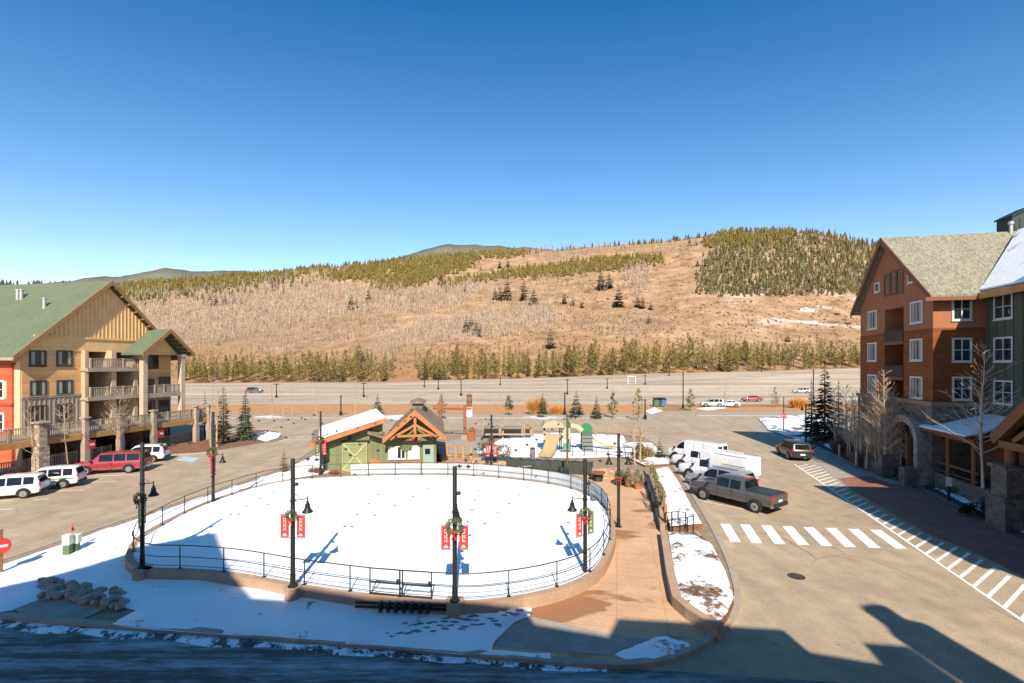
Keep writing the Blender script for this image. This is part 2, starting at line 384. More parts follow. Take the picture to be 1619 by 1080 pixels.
# ---------------------------------------------------------------- parking lot and streets
mb=MB(); vs=[]; cs=np.linspace(-250,1420,60); rr=[114,125,140,150,160,170,180,190,200,215,230,245,260,272,284]
for Y in rr:
    for c in cs:
        X=(c-CX)/F*Y; vs.append((X,Y,zterr(X,Y)+.03))
n=len(cs); mb.add(vs,[(i*n+j,i*n+j+1,(i+1)*n+j+1,(i+1)*n+j) for i in range(len(rr)-1) for j in range(n-1)])
struct(mb.build('parking_lot',LOT,None,False,True))
mb=MB()   # kerbed dividers and bay lines of the lot
for y0,a,b in ((634,620,1000),(627,300,1360),(621,640,1340),(615,300,1340),(610,640,1340),(606,640,1350)):
    Y=F*H/(y0-HY)
    for k in range(a,b,4):
        if rng.random()<.12: continue
        x0,x1=(k-CX)/F*Y,(k+3.2-CX)/F*Y; z=zterr((x0+x1)/2,Y)+.035
        mb.add([(x0,Y,z),(x1,Y,z),(x1,Y+.35,z),(x0,Y+.35,z)],[(0,1,2,3)])
        if y0>612:
            mb.add([(x0,Y-4.5,zterr(x0,Y-4.5)+.035),(x0+.12,Y-4.5,zterr(x0,Y-4.5)+.035),(x0+.12,Y+4.5,zterr(x0,Y+4.5)+.035),(x0,Y+4.5,zterr(x0,Y+4.5)+.035)],[(0,1,2,3)])
struct(mb.build('parking_marking',mat('faded_line',(.2,.16,.13),.8,.2,1,0,0,'pos'),None,False,False))
sheet('street',[(-75,-12),(75,-12),(75,98.5),(-95,98.5),(-95,30)],.0,ASPH)
isl=PG([(-330,940),(-100,967),(0,977),(125,988),(250,997),(430,1011),(640,1028),(760,1039),(850,1047),(960,1054),(1025,1051),(1075,1038),(1120,1014),(1152,985),(1166,952),(1162,920),(1148,880),(1127,838),(1105,800),(1085,768),(1062,735),(1045,712),(1028,698),(985,686),(900,682),(800,680),(720,680),(640,686),(560,697),(505,708),(474,726),(450,740),(300,790),(120,850),(0,890),(-160,943)])
isl2=smooth_line(isl,4,True)
sheet('island',isl2,.11,bed_mat('island_soil',(.2,.14,.09),(.34,.25,.17),2),.12)
mb=MB(); strip(mb,isl2,.28,-.02,.15,True); struct(mb.build('kerb',KERB))
# icy street, with the building's shade darkened into its asphalt colour too
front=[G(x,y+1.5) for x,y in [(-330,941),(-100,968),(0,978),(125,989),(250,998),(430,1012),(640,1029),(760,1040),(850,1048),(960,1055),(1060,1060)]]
sheet('icy_shaded_street',front+[Vector((14,14.2,0)),Vector((18,4,0)),Vector((18,-6,0)),Vector((-45,-6,0))],.008,ICY_SHADE)
# snow in front of the rink (real thickness, lumpy)
def lumpy(name,poly,z,m,step=.5,amp=.05,edge=.02,kind='stuff',label=None):
    poly=[Vector((p[0],p[1],0)) for p in poly]; xs=[p.x for p in poly]; ys=[p.y for p in poly]
    b=bmesh.new(); vv=[b.verts.new((p.x,p.y,0)) for p in poly]; b.faces.new(vv)
    for ax,lo,hi in ((0,min(xs),max(xs)),(1,min(ys),max(ys))):
        q=lo+step
        while q<hi:
            no=(1,0,0) if ax==0 else (0,1,0); co=(q,0,0) if ax==0 else (0,q,0)
            bmesh.ops.bisect_plane(b,geom=b.verts[:]+b.edges[:]+b.faces[:],plane_co=co,plane_no=no); q+=step
    bmesh.ops.triangulate(b,faces=b.faces[:])
    for v in b.verts:
        bd=any(e.is_boundary for e in v.link_edges)
        zz=z(v.co.x,v.co.y) if callable(z) else z
        v.co.z=zz+(0 if bd else edge+amp*(.5+.5*fbm(v.co.x,v.co.y,1.1,2)))
    for f in b.faces:
        if f.normal.z<0: f.normal_flip()
        f.smooth=True
    me=bpy.data.meshes.new(name); b.to_mesh(me); b.free(); me.materials.append(m)
    o=bpy.data.objects.new(name,me); COL.objects.link(o); o['kind']=kind
    if label: o['label']=label; o['category']='snow'
    return o
# ---------------------------------------------------------------- rink, snow, plaza
ZI=.6
rinkpx=[(211,872),(214,886),(240,897),(300,899),(380,906),(480,924),(590,939),(690,947),(760,948),(850,935),(920,912),(953,880),(965,835),(945,792),(880,767),(760,753),(655,751),(550,753),(440,762),(330,795),(235,842)]
rink=smooth_line(PG(rinkpx,ZI),5,True)
o=sheet('rink_ice',rink,ZI-.02,ICE)
mb=MB(); strip(mb,rink,.3,.0,ZI,True,0,-.12); tag(mb.build('rink_wall',CONC),'low tan concrete wall curving round the snowy ice rink','wall')
# thin lines showing through the snow on the ice
snow_front=PG([(-330,935),(-60,935),(60,905),(200,850),(330,790),(455,745),(476,728),(520,722),(540,742),(560,744)],.13)+[Vector(p) for p in []]
inner=[p for p in rink]
# bank on the road side and the front, ringed round the rink
bank=PG([(-330,930),(-60,921),(0,894),(120,853),(300,793),(448,744),(474,731),(505,716),(530,745)],.13)+PG([(440,761),(330,794),(235,841),(211,872),(214,890),(240,901),(300,904),(380,911),(480,929),(590,944),(690,952),(750,960)],.13)+PG([(800,958),(842,962),(838,974),(812,985),(782,1014),(776,1030),(730,1035),(640,1026),(430,1009),(250,996),(170,989),(215,965),(120,945),(60,950),(20,965),(-30,972),(-330,945)],.13)
lumpy('snow',bank,.13,PATCH2,.6,.10,.03,'structure','snow lying round the rink from the street to the left road')
spur=PG([(985,1026),(1010,1018),(1030,1008),(1055,1006),(1075,1012),(1110,1012),(1122,1010),(1080,1032),(1030,1046),(970,1050),(900,1049),(840,1044),(778,1037),(700,1032),(700,1026),(790,1027),(850,1033),(910,1039),(960,1040)],.13)
lumpy('snow',spur,.13,snow_mat('spur_snow',1,(.2,.17,.14),.9,.62),.5,.06,.02,'structure','tongue of snow lying along the kerb at the street corner')
plz=PG([(742,958),(850,938),(925,915),(960,880),(968,835),(948,790),(880,763),(760,750),(640,748),(545,746),(530,738),(600,728),(690,724),(760,726),(800,745),(935,748),(1022,757),(1046,835),(1068,965),(1128,992),(1100,1015),(1040,1040),(960,1046),(850,1040),(775,1032),(788,1012),(815,982),(840,972)],.12)
sheet('plaza',plz,.135,PLAZA)
drive=PG([(782,1022),(800,996),(835,975),(880,984),(960,1003),(1000,1008),(1030,1012),(1000,1022),(965,1036),(900,1034),(840,1028),(780,1022)],.12)
sheet('apron',drive,.142,GREYC)
sheet('apron',PG([(18,962),(52,948),(120,947),(172,955),(165,965),(125,982),(40,976)],.12),.142,GREYC)
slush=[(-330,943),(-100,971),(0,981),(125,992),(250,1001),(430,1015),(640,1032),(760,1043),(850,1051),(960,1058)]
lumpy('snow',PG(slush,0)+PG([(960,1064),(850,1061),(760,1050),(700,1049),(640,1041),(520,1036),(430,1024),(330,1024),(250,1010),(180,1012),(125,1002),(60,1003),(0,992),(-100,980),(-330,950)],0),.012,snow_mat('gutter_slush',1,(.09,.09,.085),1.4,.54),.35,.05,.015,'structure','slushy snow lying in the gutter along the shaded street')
# hut yard and playground ground
sheet('path',PG([(545,745),(500,752),(470,738),(520,716),(620,708),(700,722),(760,724),(930,748),(760,748),(640,746)],.12),.132,PLAZA)
lumpy('snow',PG([(752,716),(800,690),(880,684),(985,688),(1000,722),(900,724),(790,722)],.12),.12,snow_mat('yard_snow',.8,(.3,.2,.12),.6,.66),.7,.08,.03,'structure','snow covering the playground yard')
sheet('path',PG([(690,700),(760,690),(760,716),(720,724),(692,722)],.12),.134,GREYC)
# raised beds east of the rink
def bed(name,poly,z,m,label):
    P=PG(poly,z); lumpy('snow',P,z+.01,m,.45,.10,.02,'structure',label)
    mb=MB(); mb.extr([(p.x,p.y,.0) for p in P],(0,0,z-.004)); struct(mb.build('raised_bed',MULCH))
bed('bed',[(1056,842),(1103,842),(1126,862),(1147,903),(1160,945),(1150,968),(1138,983),(1113,972),(1080,955),(1072,935)],.45,PATCH,'patchy snow on the planted bed beside the crosswalk')
bed('bed',[(1036,742),(1056,738),(1074,764),(1092,798),(1110,828),(1060,832),(1050,800)],.45,snow_mat('bed_snow',1,(.16,.09,.05),.7,.62),'snow on the bed in front of the parked vans')
bed('bed',[(985,700),(1030,700),(1048,716),(1060,733),(1020,736),(990,722)],.3,snow_mat('corner_snow',1,(.3,.2,.12),.7,.55),'thin snow on the grass round the two small spruces')
mb=MB(); strip(mb,PG([(1049,840),(1060,905),(1070,945),(1090,962),(1117,979),(1139,990)],.5),.34,0,.56); tag(mb.build('retaining_wall',CONC),'tan concrete retaining wall along the bed by the crosswalk','wall')
mb=MB(); strip(mb,PG([(1022,752),(1032,778),(1042,805),(1049,832)],.5),.34,0,.62); tag(mb.build('retaining_wall',CONC),'retaining wall beside the plaza behind the black racks','wall')
# brick seat wall at the back of the plaza
STONEW=stone('tan_stone',(.36,.24,.15),(.46,.31,.2),(.52,.36,.24),3,(.25,.17,.11))
mb=MB(); strip(mb,PG([(935,757),(980,756),(1018,766)],.12),.4,.1,.95); tag(mb.build('stone_wall',STONEW),'low tan stone wall at the back of the plaza near the fire tables','wall')
mb=MB(); strip(mb,smooth_line(PG([(692,716),(700,730),(740,738),(775,741),(800,741)],.12),4),.4,.1,.8); tag(mb.build('stone_wall',STONEW),'low curved tan stone wall between the green hut and the tarp','wall')
# ---- railing round the rink
rt=thing('rink_railing','black two-rail metal railing standing all round the rink wall','railing',rink[0])
o0=Vector(rink[0]); L=[Vector(p)-o0 for p in rink]; L=[Vector((p.x,p.y,0)) for p in L]
per=[0]
for i in range(len(L)): per.append(per[-1]+(L[(i+1)%len(L)]-L[i]).length)
tot=per[-1]
def at(s):
    s%=tot
    for i in range(len(L)):
        if per[i+1]>=s: return L[i].lerp(L[(i+1)%len(L)],(s-per[i])/(per[i+1]-per[i]))
for hgt,nm,w in ((1.0,'top_rail',.022),(.5,'mid_rail',.016),(.12,'bottom_rail',.014)):
    mb=MB(); mb.tube([p+Vector((0,0,hgt)) for p in L+[L[0]]],w,6); mb.build(nm,BLACK,rt,True)
mb=MB(); mb.tube([(0,0,0),(0,0,1.0)],.024,6); mb.box(0,0,.01,.14,.14,.02); proto=mb.build('post',BLACK,rt); npost=int(tot/2.05)
for i in range(npost):
    q=at(i*tot/npost); c=proto if i==0 else proto.copy()
    if i: COL.objects.link(c)
    c.parent=rt; c.location=q
# gates in the front of the railing
def gate(x0,x1,label):
    a=G(x0,np.interp(x0,[480,590,690,760],[925,940,948,949]),ZI); b=G(x1,np.interp(x1,[480,590,690,760],[925,940,948,949]),ZI)
    ang=math.atan2(b.y-a.y,b.x-a.x); n=Vector((math.sin(ang),-math.cos(ang),0))*.06; w=(b-a).length
    g=thing('rink_gate',label,'gate',a+n,ang,'double gates in the rink railing')
    mb=MB(); 
    for p,q in (((0.03,0,.05),(0.03,0,1.06)),((w-.03,0,.05),(w-.03,0,1.06)),((0,0,1.04),(w,0,1.04)),((0,0,.08),(w,0,.08)),((0,0,.5),(w,0,.5))): mb.tube([p,q],.025,6)
    mb.build('frame',BLACK,g,True)
    mb=MB(); mb.tube([(.1,-.02,.12),(w*.35,-.02,.48)],.014,5); mb.build('brace',BLACK,g); mb=MB(); mb.box(w-.1,-.03,.62,.08,.05,.16); mb.build('latch',BLACK,g)
gate(585,634,'black rink gate left of its pair in the front railing'); gate(636,684,'black rink gate nearest the post with the central wreath')
g=thing('snow_rack','black slatted rack mounted on the shaded rink wall below the gates','rack',(G(640,974,.13).x,18.52,.2),R(-4))
mb=MB(); 
for z in (.18,.34): mb.beam((-1.9,-.12,z),(1.9,-.12,z),.07)
mb.build('rail',BLACK,g); mb=MB()
for k in range(7): mb.box(-.9+k*.3,-.2,.26,.1,.22,.34)
mb.build('slat',BLACK,g)
# white dasher panels along the back railing
bt=thing('dasher_boards','white rink boards fixed behind the far curve of the railing','boards',o0)
mb=MB(); arc=[]
for i in range(150):
    s=tot*i/150; q=at(s)+o0; px=CX+F*q.x/q.y; py=HY+F*(H-ZI)/q.y
    if py<812 and px>548: arc.append((s,q))
arc.sort(key=lambda a:-a[0] if a[0]>tot*.8 else -a[0])
line=[q-o0 for _,q in arc]
cx0=sum((p.x for p in L),0)/len(L); cy0=sum((p.y for p in L),0)/len(L)
line=[p+(Vector((p.x-cx0,p.y-cy0,0)).normalized()*.10) for p in line]
strip(mb,line,.03,.02,.92); mb.build('panel',mat('board_white',(.40,.42,.43),.5,.1,1),bt,fix=False)
mb=MB()
for i in range(2,len(line),9): mb.box(line[i].x,line[i].y,.5,.3,.03,.84,math.atan2(line[i].y-line[i-1].y,line[i].x-line[i-1].x))
mb.build('notice',mat('notice_white',(.75,.75,.73),.5,.05,1),bt)
# ---- markings
mb=MB()
TLx=[1138.3,1169.8,1203.3,1236.6,1269.8,1304.6,1340,1374.6]; BLx=[1154.7,1188.3,1224.6,1262,1299,1335.8,1374.6,1416.6]
for i,(a,b) in enumerate(zip(TLx,BLx)):
    f=i/7; yt=828+9.5*f; yb=857.5+10.5*f; wt=15.5+2.2*f; wb=17.5+.8*f
    q=PG([(a,yt),(a+wt,yt+.3),(b+wb,yb+.3),(b,yb)],.0); mb.quad(*[(p.x,p.y,.008) for p in q])
struct(mb.build('crosswalk',WHITEP),'eight white crosswalk bars painted across the asphalt')
mb=MB(); a=G(1256,734); b=G(1665,1015); d=(b-a).normalized(); n=Vector((d.y,-d.x,0)); 
q=[a-n*.07,a+n*.07,b+n*.07,b-n*.07]; mb.quad(*[(p.x,p.y,.012) for p in q])
tt=(b-a).length; k=1.2
edge=PG([(1296,736),(1345,779),(1400,812),(1475,852),(1520,868),(1560,888),(1609,916),(1680,952)])
def hit(p,v):
    best=None
    for e0,e1 in zip(edge,edge[1:]):
        w=e1-e0; den=v.x*w.y-v.y*w.x
        if abs(den)<1e-9: continue
        s=((e0.x-p.x)*w.y-(e0.y-p.y)*w.x)/den; u=((e0.x-p.x)*v.y-(e0.y-p.y)*v.x)/den
        if 0<=u<=1 and s>0: best=s if best is None else min(best,s)
    return best or 1.0
while k<tt-.4:
    p=a+d*k; v=Vector((2.75,1.9,0)); v*= min(1.05,max(.3,hit(p,v))); c=v.normalized(); m=Vector((c.y,-c.x,0))*.075
    q=[p-m,p+m,p+v+m,p+v-m]; mb.quad(*[(x.x,x.y,.0085) for x in q]); k+=.94
struct(mb.build('lane_marking',WHITEP),'white edge line with slanted hatching along the brick pavement')
mb=MB()
def line_px(p,q,w=.1,z=.008):
    a=G(*p);b=G(*q);d=(b-a).normalized();n=Vector((d.y,-d.x,0))*w/2; mb.quad(*[(x.x,x.y,z) for x in (a-n,a+n,b+n,b-n)])
for p,q in (((1112,793),(1180,806)),((0,792.5),(20,791)),((20,805),(-40,806)),((55,790),(78,789)),((92,777),(132,774.5)),((140,763),(182,761)),((150,752.5),(218,751)),((234,743),(262,738.5)),((430,693),(482,690)),((440,697),(505,691)),((405,689),(470,686))): line_px(p,q,.12)
struct(mb.build('bay_marking',WHITEP))
mb=MB(); q=PG([(278,728),(290,722),(316,724),(304,731)]); mb.quad(*[(x.x,x.y,.008) for x in q]); struct(mb.build('accessible_bay',mat('bay_blue',(.38,.48,.55),.8,.2,4,0,0,'pos')))
tag((lambda mb:(mb.lathe([(.001,.0),(.36,0),(.36,.012),(.001,.012)],20,G(1259,911.5,0)),mb.build('manhole_cover',mat('iron',(.06,.045,.035),.6,.3,4),None,True))[1])(MB()),'dark oval manhole cover in the right hand street','manhole')
# pavements on the right
sheet('brick_pavement',PG([(1325,757),(1372,752),(1405,764),(1452,770),(1530,808),(1619,852),(1760,920),(1760,985),(1680,944),(1613,909),(1565,885),(1520,864),(1475,848),(1400,806),(1350,777)]),.012,BRICK)
sheet('pavement',PG([(1262,733),(1282,710),(1292,704),(1330,722),(1372,752),(1325,757),(1350,777),(1345,779),(1296,736)]),.010,GREYC)
sheet('pavement',PG([(1180,676),(1205,672),(1260,700),(1294,703),(1284,712),(1250,705),(1195,682)]),.010,GREYC)
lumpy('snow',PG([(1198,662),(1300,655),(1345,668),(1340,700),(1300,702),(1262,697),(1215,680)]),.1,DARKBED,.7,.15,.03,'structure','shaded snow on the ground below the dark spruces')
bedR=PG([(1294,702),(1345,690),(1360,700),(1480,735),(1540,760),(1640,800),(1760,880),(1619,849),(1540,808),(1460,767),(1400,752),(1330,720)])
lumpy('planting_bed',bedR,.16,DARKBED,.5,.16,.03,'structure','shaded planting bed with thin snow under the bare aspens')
mb=MB(); strip(mb,PG([(1291,704),(1330,722),(1400,755),(1460,770),(1540,811),(1619,852),(1760,918)]),.22,0,.24); struct(mb.build('kerb',mat('dark_edging',(.06,.05,.045),.9,.3,2,0,.3,'pos')))
# left planted verge in front of the lodge
verge=PG([(-330,905),(-60,792),(0,777),(60,756),(135,737),(250,722),(330,716),(425,700),(447,692),(440,684),(400,681),(340,690),(250,703),(180,712),(100,727),(0,748),(-80,768),(-330,860)])
sheet('verge',smooth_line(verge,3,True),.1,MULCH,.12)
mb=MB(); strip(mb,smooth_line(PG([(-330,905),(-60,792),(0,777),(60,756),(135,737),(250,722),(330,716),(425,700),(447,692),(440,684)]),4),.2,-.01,.14); struct(mb.build('kerb',KERB))
lumpy('snow',PG([(395,691),(420,682),(445,685),(440,692),(420,698)],.12),.12,PATCH2,.8,.1,.03,'structure','small snow patch at the tip of the lodge verge')
# cross street kerbs, verge of rusty grass before the lot
def band(name,y0,y1,x0,x1,z,m):
    mbb=MB(); n=40; vs=[]
    for i in range(n+1):
        x=x0+(x1-x0)*i/n
        for y in (y0,y1):
            p=G(x,y+math.sin(x*.05)*.4); vs.append((p.x,p.y,z))
    mbb.add(vs,[(2*i,2*i+2,2*i+3,2*i+1) for i in range(n)]); o=mbb.build(name,m,None,False,True); return struct(o)
band('pavement',661,655,-300,1045,.012,GREYC); band('verge',655,640,-300,1048,.02,ORANGE); band('verge',651,644,1092,1420,.02,ORANGE); band('pavement',657,651,1095,1420,.012,GREYC)
mb=MB(); strip(mb,[G(x,661.3) for x in range(-300,1040,20)],.4,0,.16); strip(mb,[G(x,657.5) for x in range(1100,1420,20)],.4,0,.16); struct(mb.build('kerb',KERB))
for i,poly in enumerate(([(565,660),(640,656),(690,660),(640,664)],[(820,660),(850,658),(900,660),(860,663)],[(1020,650),(1035,644),(1048,650),(1030,655)],[(1100,646),(1135,642),(1150,645),(1120,649)],[(400,659),(430,657),(450,660),(425,662)])):
    lumpy('snow',PG(poly,.02),.03,PATCH2,2.5,.12,.02,'structure','thin snow patch on the verge across the back street')
# ---------------------------------------------------------------- buildings
ROOFG=None
def roof_mat(name,col,pitch=.22,var=.2):
    m,t,p=nt(name); v=coords(t,'obj')
    br=N(t,'TexBrick'); br.inputs['Scale'].default_value=3.6; br.inputs['Mortar Size'].default_value=.004; br.inputs['Color1'].default_value=(*[x*(1-var) for x in col],1); br.inputs['Color2'].default_value=(*[x*(1+var) for x in col],1); br.inputs['Mortar'].default_value=(*[x*.6 for x in col],1)
    br.inputs['Brick Width'].default_value=.7; br.inputs['Row Height'].default_value=.35
    t.links.new(v,br.inputs['Vector']); c=mix(t,1,br.outputs['Color'],ramp(t,noise(t,v,.35,6),[(.3,.91),(.7,1.05)]),'MULTIPLY'); c=mix(t,1,c,ramp(t,noise(t,v,14,3),[(.3,.8),(.7,1.2)]),'MULTIPLY')
    link(t,c,p); p.inputs['Roughness'].default_value=.9; p.inputs['Specular IOR Level'].default_value=.15; bump(t,p,noise(t,v,10,3),.3,.03); return m
class Facade:
    """elevation frame: x along the wall, y into the building, z up; converts photo columns to wall coordinates"""
    def __init__(s,P,d): s.P=Vector((P[0],P[1],0)); s.d=Vector((d[0],d[1],0)).normalized(); s.rz=math.atan2(s.d.y,s.d.x); s.n=Vector((-s.d.y,s.d.x,0))
    def x(s,px,y=0):
        q=s.P+s.n*y; c=(px-CX)/F; return (c*q.y-q.x)/(s.d.x-c*s.d.y)
    def Y(s,x,y=0): return (s.P+s.d*x+s.n*y).y
    def z(s,px,py,y=0): return H-(py-HY)*s.Y(s.x(px,y),y)/F
def window(par,x0,x1,z0,z1,fm,nv=1,nh=1,y=0,axis='x',fw=.1,cur=None,flip=1,depth=.06,gm=None):
    """framed window standing slightly proud of a wall: frame part with pane sub-part"""
    def P(a,yy,z): return (a,yy,z) if axis=='x' else (yy,a,z)
    def bxx(mb,a0,a1,y0,y1,c0,c1):
        p=P(a0,y0,c0); q=P(a1,y1,c1); mb.bx(p[0],q[0],p[1],q[1],p[2],q[2])
    mb=MB(); f=-depth*flip
    for a0,a1,c0,c1 in ((x0-fw,x0,z0-fw,z1+fw),(x1,x1+fw,z0-fw,z1+fw),(x0,x1,z1,z1+fw),(x0,x1,z0-fw,z0)): bxx(mb,a0,a1,y+f,y+.02*flip,c0,c1)
    bxx(mb,x0-fw-.05,x1+fw+.05,y+f*1.7,y+.02*flip,z0-fw-.06,z0-fw-.003)
    for k in range(1,nv+1):
        if nv>=1 and k<=nv-0:
            a=x0+(x1-x0)*k/(nv+1); bxx(mb,a-.035,a+.035,y+f*.8,y+.01*flip,z0,z1)
    for k in range(1,nh+1):
        c=z0+(z1-z0)*k/(nh+1); bxx(mb,x0,x1,y+f*.6,y+.008*flip,c-.025,c+.025)
    fr=mb.build('window',fm,par); mb=MB(); bxx(mb,x0,x1,y-.022*flip,y+.004*flip,z0,z1); pn=mb.build('pane',gm or GLASS,fr)
    if cur:
        mb=MB(); bxx(mb,x0+.05,x0+(x1-x0)*.3,y-.027*flip,y-.023*flip,z0+.04,z1-.02); bxx(mb,x1-(x1-x0)*.26,x1-.05,y-.027*flip,y-.023*flip,z0+.04,z1-.02); mb.build('curtain',cur,fr)
    return fr
def baluster_rail(par,p,q,hh,m,name='railing',posts=4,pan=True):
    p,q=Vector(p),Vector(q); mb=MB(); mb.beam(p+Vector((0,0,hh)),q+Vector((0,0,hh)),.1,.08); mb.beam(p+Vector((0,0,.12)),q+Vector((0,0,.12)),.06,.08)
    for k in range(posts+1):
        b=p.lerp(q,k/posts); mb.box(b.x,b.y,p.z+(q.z-p.z)*k/posts+hh/2+.04,.16,.16,hh+.08)
    nb=int((q-p).length/.17)
    for k in range(nb):
        b=p.lerp(q,(k+.5)/nb); mb.box(b.x,b.y,b.z+hh*.55,.06,.06,hh-.15)
    return mb.build(name,m,par)
CREAM=mat('cream_trim',(.62,.44,.27),.75,.1,1,0,0,'obj',.1); YELLOW=siding('yellow_siding',(.68,.39,.165),.2); GABLEY=mat('gable_yellow',(.71,.445,.195),.75,.12,1,0,0,'obj',.15)
GREYSID=mat('grey_battens',(.34,.27,.20),.8,.15,1.2,0,0,'obj',.2); BROWNW=mat('brown_wood',(.20,.10,.045),.7,.2,1.5,0,0,'obj',.25); GREYW=mat('grey_timber',(.36,.29,.22),.8,.18,2,0,0,'obj',.25)
GRROOF=roof_mat('green_shingle',(.122,.15,.094),.2,.10); DKFRAME=mat('dark_frame',(.075,.055,.035),.6,.15,2); WHITEF=mat('white_frame',(.62,.6,.55),.5,.06,2)
BEAMY=mat('honey_beam',(.46,.25,.085),.7,.16,1.5,0,0,'obj',.2); CURT=mat('curtain_cloth',(.30,.33,.27),.9,.1,3); SOFF=mat('soffit_wood',(.27,.15,.065),.8,.15,1.5)
# ===== timber lodge on the left
LF=Facade((-45.3,45.6),(math.sin(R(11)),math.cos(R(11))))
lodge=thing('timber_lodge','yellow and grey timber lodge with green shingle roof and stacked balconies','lodge',LF.P,LF.rz)
X=LF.x; W=X(270); xm=X(172); ze=10.9; zr=18.15; dep=26
bx0,bx1=X(131),X(207)                          # balcony bay
mb=MB()
mb.bx(0,bx0,0,dep,6.35,ze-.15); mb.bx(bx0,bx1,2.2,dep,.0,ze-.15); mb.bx(bx1,W,0,dep,6.35,ze-.15)
mb.bx(bx0,bx1,0,2.2,ze-.15,ze+.35)
mb.build('wall',YELLOW,lodge)
mb=MB(); mb.bx(0,bx0,.0,dep,0,6.34); mb.bx(bx1,W,.0,dep,0,6.34)
k=.15
while k<bx0: mb.bx(k,k+.09,-.05,0,3.1,6.2); k+=.42
mb.bx(-.02,bx0,-.09,.0,6.2,6.45); mb.bx(bx1,W,-.09,.0,6.2,6.45)
mb.build('lower_wall',GREYSID,lodge)
def gz(x,x0,x1,z0,z1): m=(x0+x1)/2; return z0+(z1-z0)*(1-abs(x-m)/((x1-x0)/2))
mb=MB(); mb.extr([(0,-.06,ze-.14),(W,-.06,ze-.14),(W,-.06,ze),(W/2,-.06,zr-.2),(0,-.06,ze)],(0,dep-1,0))
k=.2
while k<W-.1:
    z=gz(k,0,W,ze-.1,zr-.35)
    if z>ze+1.6: mb.bx(k,k+.08,-.11,-.06,ze+1.35,z)
    k+=.42
mb.bx(.9,W-.9,-.16,-.06,ze+1.15,ze+1.35)
mb.build('gable',GABLEY,lodge)
mb=MB(); oh=.65; sl=(zr-ze)/(W/2); ex=1.1
for sgn in (-1,1):
    a=W/2+sgn*(W/2+ex); zl=ze-ex*sl
    mb.extr([(W/2,-oh,zr+.02),(a,-oh,zl+.02),(a,-oh,zl+.3),(W/2,-oh,zr+.3)],(0,dep+oh+4,0))
rf=mb.build('roof',GRROOF,lodge)
mb=MB()
for sgn in (-1,1):
    a=W/2+sgn*(W/2+ex+.02); zl=ze-ex*sl
    mb.extr([(W/2,-oh-.08,zr-.16),(a,-oh-.08,zl-.14),(a,-oh-.08,zl+.34),(W/2,-oh-.08,zr+.34)],(0,.08,0))
    for k in range(11):
        t=(k+.5)/11; xx=W/2+sgn*t*(W/2+ex); zz=zr-t*(W/2+ex)*sl-.02; mb.box(xx,-.34,zz-.13,.12,.62,.2)
mb.build('bargeboard',CREAM if False else SOFF,rf)
mb=MB(); mb.extr([(-ex-.06,-oh,ze-ex*sl-.1),(-ex-.06,-oh,ze-ex*sl+.18),(-ex-.0,-oh,ze-ex*sl+.18),(-ex,-oh,ze-ex*sl-.1)],(0,dep+3,0)); mb.build('gutter',GREYSID,rf)
CHM=mat('vent_metal',(.5,.48,.45),.4,.1,3,.6)
for px,py0,py1,bk in ((64,451,463,9),(78,449,463,8.5),(111,453,475,3.6)):
    zz=zr-2.0 if bk>5 else zr-3.2; xx=W/2-(zr-zz)/sl
    mb=MB(); mb.lathe([(.16,-.4),(.16,1.15),(.22,1.17),(.22,1.3),(.02,1.36)],10,(xx,bk,zz)); mb.build('vent_pipe',CHM,rf,True)
for px0,px1,py0,py1 in ((47,72,556,577),(90,114,556,577),(48,73,604,625),(90,114,603,622)):
    a,b=X(px0+1.5),X(px1-1.5); window(lodge,a,b,LF.z((px0+px1)/2,py1),LF.z((px0+px1)/2,py0),DKFRAME,2,0,0,cur=CURT,fw=.14)
for px0,px1 in ((48,72),(92,112)): window(lodge,X(px0),X(px1),4.0,5.4,DKFRAME,1,0,0,fw=.12)
for px0,px1,z0,z1 in ((234,249,9.05,10.4),(232,242,6.6,7.6),(252,268,6.5,7.8),(234,243,3.2,5),(252,266,3.2,5)): window(lodge,X(px0),X(px1),z0,z1,DKFRAME,1,0,0,fw=.12)
# balcony bay: floors, divider piers, doors
PIER=mat('pier_plaster',(.50,.36,.23),.8,.12,1)
for zf in (3.0,6.0,9.0):
    mb=MB(); mb.bx(bx0-.3,bx1+.2,-1.0,2.2,zf-.28,zf); mb.bx(bx0-.4,bx1+.2,-1.12,-1.0,zf-.34,zf+.06); mb.build('balcony_floor',GREYW,lodge)
    if zf>3: baluster_rail(lodge,(bx0,-.95,zf),(bx1,-.95,zf),1.0,GREYW,'balcony_railing',3)
    for pa,pb in ((.12,.38),(.56,.82)):
        a=bx0+(bx1-bx0)*pa; b=bx0+(bx1-bx0)*pb; window(lodge,a,b,zf+.1,zf+1.95,DKFRAME,1,0,2.2,fw=.1,gm=DARKGL)
for f,y0,w in ((0.0,0,.35),(.5,-.3,.5),(.98,-.3,.4)):
    xx=bx0+(bx1-bx0)*f; mb=MB(); mb.extr([(xx-w/2,y0-.5,3.0),(xx+w/2,y0-.5,3.0),(xx+w/2,y0-.5,ze),(xx-w/2,y0-.5,ze)],(0,2.6,0)); mb.build('pier',PIER,lodge)
mb=MB(); mb.bx(-1.0,W+.3,-.12,-.06,2.7,3.0); mb.build('band',CREAM,lodge)
# ground floor shop fronts under the walkway
for k,(a,b) in enumerate(((X(40),X(58)),(X(150),X(170)),(X(185),X(205)),(X(228),X(243)),(X(252),X(266)))): window(lodge,a,b,.4,2.2,DKFRAME,2,0,0,fw=.12,gm=glass('shop_glass',(.03,.06,.10)))
